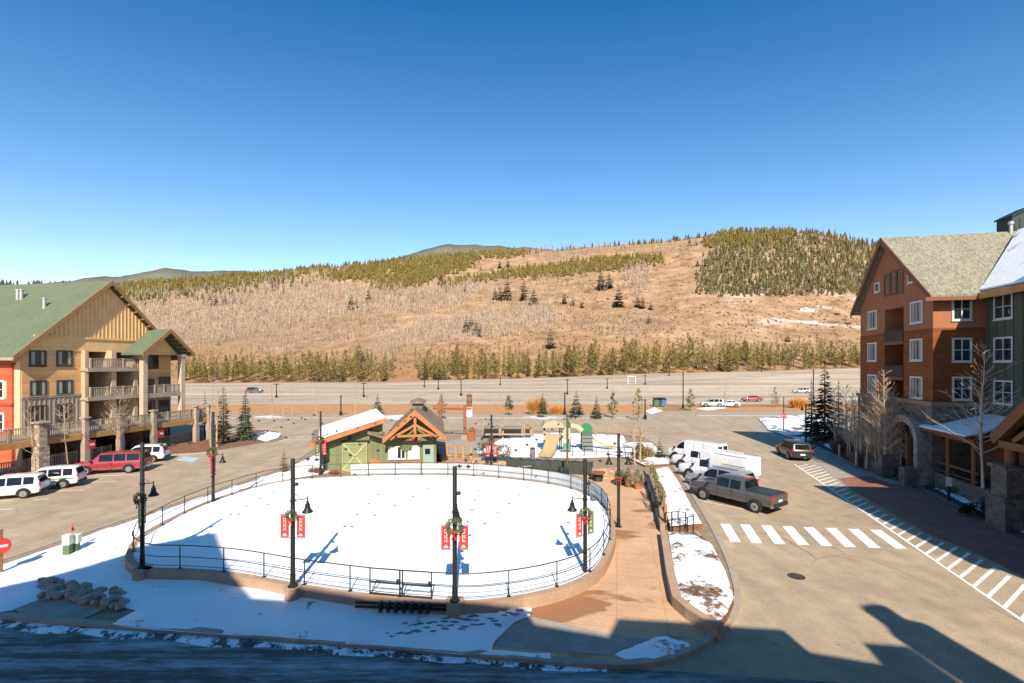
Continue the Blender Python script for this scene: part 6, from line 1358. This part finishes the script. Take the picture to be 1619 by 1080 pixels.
p=G(742,658,.0); t=thing('carved_post','dark carved post with a white base behind the gateway','post',p); h_=(658-623)*p.y/F; mb=MB(); mb.lathe([(.5,h_*.4),(.45,h_*.6),(.55,h_*.7),(.4,h_*.85),(.55,h_*.95),(.3,h_)],8); mb.build('carving',BROWNW,t); mb=MB(); mb.lathe([(.6,0),(.5,h_*.42)],8); mb.build('base',UTW,t)
# rail fences
RAILB=mat('rail_brown',(.33,.19,.11),.8,.2,2,0,0,'obj',.2)
def rail_fence(label,pts,z,h,npost,rails=(.95,.55),m=None,w=.1):
    P=PG(pts,z); t=thing('rail_fence',label,'fence',P[0]); m=m or RAILB; mb=MB()
    for a,b in zip(P,P[1:]):
        for f in rails: mb.beam(a-P[0]+Vector((0,0,h*f)),b-P[0]+Vector((0,0,h*f)),w*.8)
    mb.build('rails',m,t)
    tot=sum((b-a).length for a,b in zip(P,P[1:])); pr=None
    for k in range(npost+1):
        s=tot*k/npost; acc=0
        for a,b in zip(P,P[1:]):
            l=(b-a).length
            if s<=acc+l+1e-6: q=a.lerp(b,(s-acc)/l); break
            acc+=l
        if pr is None: mb=MB(); mb.box(0,0,h/2,w*1.3,w*1.3,h); pr=c=mb.build('post',m,t)
        else: c=pr.copy(); COL.objects.link(c); c.parent=t
        c.location=q-P[0]
    return t
rail_fence('brown rail fence along the back of the playground left of the slides',[(745,692),(800,691),(862,690)],.12,1.25,6,(.95,.3)); rail_fence('brown rail fence behind the green climber up to the small spruces',[(942,690),(985,691),(1019,694)],.12,1.35,4,(.95,.5))
rail_fence('thin metal rail round the front of the playground yard',[(905,722),(960,722),(1000,724)],.12,1.0,5,(1,.5),BLACK,.05)
rail_fence('thin black handrail on the short walk between the two beds',[(1052,836),(1072,834),(1084,836)],.3,.9,3,(1,.5),BLACK,.04); rail_fence('second thin black handrail beside the bed kerb',[(1062,846),(1084,845),(1096,842)],.3,.9,3,(1,.5),BLACK,.04)
rail_fence('honey timber rail fence right of the green hut',[(692,722),(716,722),(745,726)],.12,1.2,4,(.95,.15),BEAMY,.16)
OGR=ORANGE
sheet('path',PG([(785,700),(800,690),(850,689),(848,697)],.12),.15,ORANGE)
# low roofed benches / shelter behind the yard
t=thing('picnic_shelter','low grey picnic shelter with honey posts behind the snowy yard','shelter',G(815,693,.12)); k=G(815,693,.12).y/F
mb=MB(); mb.bx(-52*k,26*k,-.6,.6,.5,.6); mb.bx(-52*k,26*k,.55,.65,.6,1.1); mb.build('bench',GREYW,t)
for a in (-20,14,24): 
    mb=MB(); mb.bx(a*k-.1,a*k+.1,-.2,.0,0,1.7); mb.build('post',BEAMY,t)
mb=MB(); mb.bx(-50*k,-26*k,-.7,.5,1.35,1.5); mb.bx(-22*k,10*k,-.7,.5,1.35,1.5); mb.bx(15*k,26*k,-.7,.5,1.5,1.65); mb.build('roof',mat('shelter_grey',(.22,.18,.15),.8,.2,2),t)
t=thing('info_post','squat brown trash bin with an orange front left of the picnic shelter','bin',G(746,698,.12)); mb=MB(); mb.bx(-.35,.35,-.35,.35,0,1.3); mb.build('body',REDT,t); mb=MB(); mb.extr([(-.45,-.45,1.3),(.45,-.45,1.3),(.45,-.45,1.4),(0,-.45,1.7),(-.45,-.45,1.4)],(0,.9,0)); mb.build('lid',BROWNW,t)
# dark covered wall and its neighbours
TARP=mat('tarp_dark',(.045,.05,.043),.6,.25,1.5,0,.3,'obj',.2); a_=G(762,737,.12); b_=G(935,751,.12)
t=thing('covered_wall','long dark green tarp covered barrier behind the rink','barrier',a_,math.atan2(b_.y-a_.y,b_.x-a_.x)); L_=(b_-a_).length; mb=MB(); vs=[]
n=40
for i in range(n+1):
    x=L_*i/n; hh=(.75+.25*i/n)+.05*math.sin(i*1.9); vs+= [(x,-.35+.04*math.sin(i*2.3),0),(x,-.28,hh*.6),(x,-.15,hh),(x,.55,hh+.03),(x,.65,0)]
mb.add(vs,[(5*i+j,5*i+j+1,5*i+5+j+1,5*i+5+j) for i in range(n) for j in range(4)]+[(0,1,2,3,4),(5*n+4,5*n+3,5*n+2,5*n+1,5*n)]); mb.build('tarp',TARP,t,True,True,50)
mb=MB()
for i in range(5): mb.beam((.5+i*.35,-.55,.1+i*.05),(2.2+i*.3,-.45,.32+i*.04),.08,.05)
o=mb.build('lumber_stack',mat('lumber',(.45,.38,.3),.8,.2,3),None); o.location=G(790,741,.14); o.rotation_euler=(0,0,R(-6)); tag(o,'small stack of pale boards lying before the tarp','boards')
def trashbin(px,py,lab,h=1.0,w=.3,m=None):
    t=thing('litter_bin',lab,'bin',G(px,py,.13)); mb=MB(); mb.lathe([(w*.8,0),(w,.1),(w,h*.8),(w*.9,h*.84)],12); mb.build('body',m or BLACK,t,True); mb=MB(); mb.lathe([(w*1.05,h*.84),(w*.7,h*.97),(w*.1,h)],12); mb.build('lid',PLASTIC,t,True)
trashbin(888,757,'black litter bin at the foot of the green post'); trashbin(894,757,'second black litter bin touching the green post',.95,.26); trashbin(771,746,'black litter bin left of the post before the tarp',.6,.28); trashbin(785,747,'black litter bin right of the post before the tarp',.55,.28); trashbin(842,723,'grey litter bin in front of the snowy yard',1.0,.25,mat('bin_grey',(.2,.17,.14),.6,.1,3))
SPRUCEB=leafmat('garland_green',(.06,.09,.03),(.12,.15,.06),(.19,.2,.09))
def bushy(px,py,w,h,d,lab,m,seed,n=500,name='planter_bush',z=.13):
    rr=random.Random(seed); p=G(px,py,z); mb=MB()
    for i in range(n):
        dd=Vector((rr.gauss(0,1),rr.gauss(0,1),rr.gauss(0,1))).normalized(); q=rr.uniform(.5,1); c=Vector((dd.x*w,dd.y*d,h+dd.z*h))*1.0; c=Vector((dd.x*w*q,dd.y*d*q,h+dd.z*h*q)); e=dd.orthogonal().normalized()*.045; mb.tri(c-e,c+e,c+dd*.13)
    o=mb.build(name,m,None,fix=False); o.location=p; return tag(o,lab,'bush')
bushy(772,722,1.0,.75,.6,'dark green bush behind the wreath before the tarp',SPR,1,700); bushy(795,724,.9,.7,.6,'olive bush beside the dark green one behind the tarp',OLV,2,600)
# tables (black fire tables) and planters on the plaza wall
def firetable(px,py,lab):
    t=thing('fire_table',lab,'table',G(px,py,.13)); mb=MB(); mb.lathe([(.42,0),(.36,.1),(.3,.55),(.34,.6)],10); mb.build('base',PLASTIC,t,True); mb=MB(); mb.lathe([(.62,.6),(.62,.68),(.02,.7)],12); mb.build('top',BROWNW,t)
firetable(945,760,'round dark table at the end of the tarp'); firetable(985,764,'round dark table right of the plaza post')
for px,py,lab,sd in ((978,752,'potted evergreen left of its three neighbours on the plaza wall',3),(993,754,'potted evergreen just right of the plaza post',4),(1008,757,'potted evergreen with an orange tub below the small spruces',5)):
    t=thing('potted_evergreen',lab,'plant',G(px,py,.9)); mb=MB(); mb.lathe([(.2,-.8),(.28,-.25)],10); mb.build('pot',ORT if sd==5 else BROWNW,t); rr=random.Random(sd); mb=MB()
    for i in range(260):
        f=rr.random(); a=rr.uniform(0,6.28); q=.42*(1-f)*rr.uniform(.4,1.1); c=Vector((q*math.cos(a),q*math.sin(a),-.25+f*.95)); d=Vector((math.cos(a),math.sin(a),-.2)); e=Vector((-math.sin(a),math.cos(a),0))*.04; mb.tri(c-e,c+e,c+d*.14)
    mb.build('foliage',SPRUCEB,t,fix=False)
# garlanded fence and black racks beside the snowy bed
P=PG([(1030,752),(1038,775),(1047,800),(1052,825)],.62); t=thing('garland_fence','short timber fence wrapped in green garland between racks and snowy bed','fence',P[0]); mb=MB(); rr=random.Random(8)
for a,b in zip(P,P[1:]): mb.beam(a-P[0]+Vector((0,0,.8)),b-P[0]+Vector((0,0,.8)),.1)
mb.build('rail',ORT,t)
for q in P: mb=MB(); mb.box((q-P[0]).x,(q-P[0]).y,.45,.16,.16,.95); mb.build('post',ORT,t)
mb=MB()
for i in range(900):
    f=rr.random()*.8; k=min(2,int(f*3)); a=P[k].lerp(P[k+1],f*3-k)-P[0]; d=Vector((rr.gauss(0,1),rr.gauss(0,1),rr.gauss(0,1))).normalized(); c=a+Vector((0,0,.78))+d*Vector((.22,.22,.35)).length*.4*rr.random(); e=d.orthogonal().normalized()*.04; mb.tri(c-e,c+e,c+d*.15)
mb.build('garland',SPRUCEB,t,fix=False)
for i,(px,py,lab) in enumerate(((1024,772,'farthest black slanted rack along the plaza retaining wall'),(1030,790,'middle black slanted rack along the plaza retaining wall'),(1036,808,'nearest black slanted rack along the plaza retaining wall'))):
    t=thing('ski_rack',lab,'rack',G(px,py,.13),R(84)); mb=MB(); mb.tube([(-.75,0,0),(-.75,.18,1.1)],.03,6); mb.tube([(.75,0,0),(.75,.18,1.1)],.03,6); mb.tube([(-.8,.18,1.1),(.8,.18,1.1)],.03,6); mb.tube([(-.8,.06,.35),(.8,.06,.35)],.025,6); mb.build('frame',BLACK,t,True)
    mb=MB()
    for k in range(7): mb.beam((-.66+k*.22,.0,.05),(-.66+k*.22,.2,1.25),.05,.02)
    mb.build('slats',mat('rack_blue',(.035,.045,.07),.5,.2,3),t)
# playground
p0=G(890,716,.13); k=p0.y/F; t=thing('play_structure','playground tower with tan slide, green panels and tan roof','playground',p0)
TANP=mat('slide_tan',(.40,.31,.165),.4,.08,2); GRP=mat('play_green',(.035,.20,.085),.4,.1,2); DGP=mat('play_dark',(.09,.115,.095),.5,.15,2); TANL=mat('play_cream',(.42,.365,.24),.5,.06,2)
for x,y in ((-2.2,0),(-2.2,2),(-.2,0),(-.2,2),(.9,.2),(.9,1.8)):
    mb=MB(); mb.lathe([(.07,0),(.06,3.6)],8,(x,y,0)); mb.build('pole',POSTG,t,True)
mb=MB(); mb.bx(-2.3,-.1,-.1,2.1,1.5,1.62); mb.bx(-.1,1.0,.1,1.9,1.75,1.85); mb.build('platform',BROWNW,t)
mb=MB(); mb.extr([(-2.6,-.4,3.1),(.2,-.4,3.1),(-.2,-.4,3.75),(-1.2,-.4,4.0),(-2.2,-.4,3.75)],(0,2.9,0)); mb.build('roof_panel',TANL,t)
mb=MB(); mb.extr([(-2.4,-.15,1.6),(-1.5,-.15,1.6),(-1.5,-.15,2.4),(-2.4,-.15,2.7)],(0,.1,0)); mb.extr([(.0,-.1,1.7),(.9,-.1,1.7),(.9,-.1,3.2),(.0,-.1,3.2)],(0,.08,0)); mb.build('side_panel',GRP if False else TANL,t)
mb=MB(); mb.bx(.0,.85,.0,.08,1.85,3.3); mb.bx(.0,.85,-.12,-.02,.3,1.2); mb.build('green_panel',mat('play_teal',(.10,.24,.17),.5,.1,2),t)
def slide(pts,w,m,nm,th=.06,lip=.22):
    mb=MB(); vs=[]
    for x,y,z in pts: vs+= [(x,y-w/2,z+lip),(x,y-w/2,z),(x,y+w/2,z),(x,y+w/2,z+lip),(x,y+w/2+th,z+lip),(x,y+w/2+th,z-th),(x,y-w/2-th,z-th),(x,y-w/2-th,z+lip)]
    n=len(pts); mb.add(vs,[(8*i+j,8*i+(j+1)%8,8*i+8+(j+1)%8,8*i+8+j) for i in range(n-1) for j in range(8)]+[tuple(range(8)),tuple(range(8*n-8,8*n))[::-1]])
    return mb
sl_=smooth_line([(0,0,2.3),(-.5,0,2.2),(-1.3,0,1.45),(-2.2,0,.55),(-3.3,0,.15)],5)
so_=slide(sl_,1.5,TANP,'slide').build('slide',TANP,t,True,True,40); so_.location=(-.9,-.25,0); so_.rotation_euler=(0,0,R(62))
mb=MB(); mb.tube(smooth_line([(1.0,.9,3.1),(1.8,.9,3.0),(2.4,.8,2.5)],5),.42,12); mb.build('tube_slide',TANL,t,True,True)
t.scale=(.86,.86,.86)
# green arched climber
p1=G(928,712,.13); t=thing('green_climber','green arched climbing panel over a dark grey ramp in the playground','playground',p1)
mb=MB(); k=p1.y/F; wv=8.5*k; mb.extr([(-wv,0,27*k)]+[(wv*math.cos(a),0,34*k+wv*1.0*math.sin(a)) for a in np.linspace(math.pi,0,10)]+[(wv,0,27*k)],(0,.35,0)); mb.build('arch_panel',GRP,t,True,True,40)
mb=MB(); mb.extr([(-wv,-.9,0),(wv,-.9,0),(wv,.1,27*k),(-wv,.1,27*k)],(0,.15,0)); 
for i in range(5): mb.box(0,-.85+i*.2,.25+i*.36,wv*1.8,.1,.06)
mb.build('ramp',DGP,t)
for sx in (-1,1): mb=MB(); mb.lathe([(.07,0),(.06,36*k)],8,(sx*wv,.3,0)); mb.build('pole',POSTG,t,True)
p2=G(948,710,.13); t=thing('spiral_slide','low cream curved slide right of the green climber','slide',p2); slide(smooth_line([(-1.0,.6,1.5),(-.6,.2,1.0),(.1,-.1,.5),(1.0,-.2,.25),(1.8,-.1,.2)],5),.8,TANL,'s').build('chute',TANL,t,True,True,40); mb=MB(); mb.lathe([(.07,0),(.06,1.5)],8,(-1.0,.6,0)); mb.lathe([(.05,0),(.05,.2)],8,(1.4,-.1,0)); mb.build('support',POSTG,t)
# dumpsters by the lot entrance
for px,py,lab,m in ((1039,643,'dark green dumpster by the lot entrance',UG),(1046,643,'blue recycling container touching the green dumpster',mat('bin_blue',(.08,.17,.33),.5,.1,2))):
    p=G(px,py); t=thing('dumpster',lab,'dumpster',(p.x,p.y,.03)); mb=MB(); mb.extr([(-.8,-.6,.15),(.8,-.6,.15),(.9,-.8,1.5),(-.9,-.8,1.5)],(0,1.3,0)); mb.build('body',m,t); mb=MB(); mb.extr([(-.92,-.85,1.5),(-.92,.6,1.85),(-.92,.6,1.92),(-.92,-.85,1.57)],(1.84,0,0)); mb.build('lid',PLASTIC,t)
# soccer goal far off
p=G(999,611); z=zterr(p.x,p.y); t=thing('goal_frame','white goal frame standing far off in the lot','goal',(p.x,p.y,z)); k=p.y/F; mb=MB(); 
for a,b in (((-6*k,0,0),(-6*k,0,12*k)),((6*k,0,0),(6*k,0,12*k)),((-6*k,0,12*k),(6*k,0,12*k)),((-6*k,1.5,0),(6*k,1.5,0)),((-6*k,0,12*k),(-6*k,1.5,0)),((6*k,0,12*k),(6*k,1.5,0))): mb.tube([a,b],.12,6)
mb.build('frame',UTW,t)
# ---------------------------------------------------------------- light, sky, camera
EL=math.atan(TEL); AZ=math.atan(SUNX)
sd=bpy.data.lights.new('sun','SUN'); sd.energy=4.9; sd.angle=R(.53); sd.color=(1,.89,.74); so=bpy.data.objects.new('sun',sd); COL.objects.link(so)
S=Vector((SUNX,-1,0)).normalized()*math.cos(EL)+Vector((0,0,math.sin(EL))); so.rotation_euler=S.to_track_quat('Z','Y').to_euler(); so.location=S*200
w=bpy.data.worlds.new('World'); scene.world=w; w.use_nodes=True; t=w.node_tree; t.nodes.clear(); out=t.nodes.new('ShaderNodeOutputWorld'); bg=t.nodes.new('ShaderNodeBackground'); t.links.new(bg.outputs[0],out.inputs[0])
sky=t.nodes.new('ShaderNodeTexSky'); sky.sky_type='NISHITA'; sky.sun_disc=False; sky.sun_elevation=EL; sky.sun_rotation=math.atan2(S.x,S.y); sky.altitude=2800; sky.air_density=1.15; sky.dust_density=.6; sky.ozone_density=1.6
hs=t.nodes.new('ShaderNodeHueSaturation'); hs.inputs['Saturation'].default_value=1.2; hs.inputs['Value'].default_value=1.0; hs.inputs['Hue'].default_value=.49
t.links.new(sky.outputs[0],hs.inputs['Color'])
vm=t.nodes.new('ShaderNodeVectorMath'); vm.operation='SUBTRACT'; t.links.new(hs.outputs[0],vm.inputs[0]); vm.inputs[1].default_value=(.36,.50,.50)
vm2=t.nodes.new('ShaderNodeVectorMath'); vm2.operation='MULTIPLY'; t.links.new(vm.outputs[0],vm2.inputs[0]); vm2.inputs[1].default_value=(1.42,1.05,1.0)
vm3=t.nodes.new('ShaderNodeVectorMath'); vm3.operation='MAXIMUM'; t.links.new(vm2.outputs[0],vm3.inputs[0]); vm3.inputs[1].default_value=(.06,.75,1.5)
t.links.new(vm3.outputs[0],bg.inputs[0]); bg.inputs[1].default_value=.15
cd=bpy.data.cameras.new('camera'); cd.sensor_width=36; cd.lens=36*F/W0; cd.clip_start=.1; cd.clip_end=9000; cd.shift_y=(HY-540)/W0; cd.shift_x=0
co=bpy.data.objects.new('camera',cd); COL.objects.link(co); co.location=(0,0,H); co.rotation_euler=(R(90),0,0); scene.camera=co
vs=scene.view_settings; vs.view_transform='Standard'; vs.look='None'; vs.exposure=.68; vs.gamma=1; vs.use_curve_mapping=False
scene.render.engine='CYCLES'; scene.cycles.max_bounces=6; scene.cycles.use_denoising=True
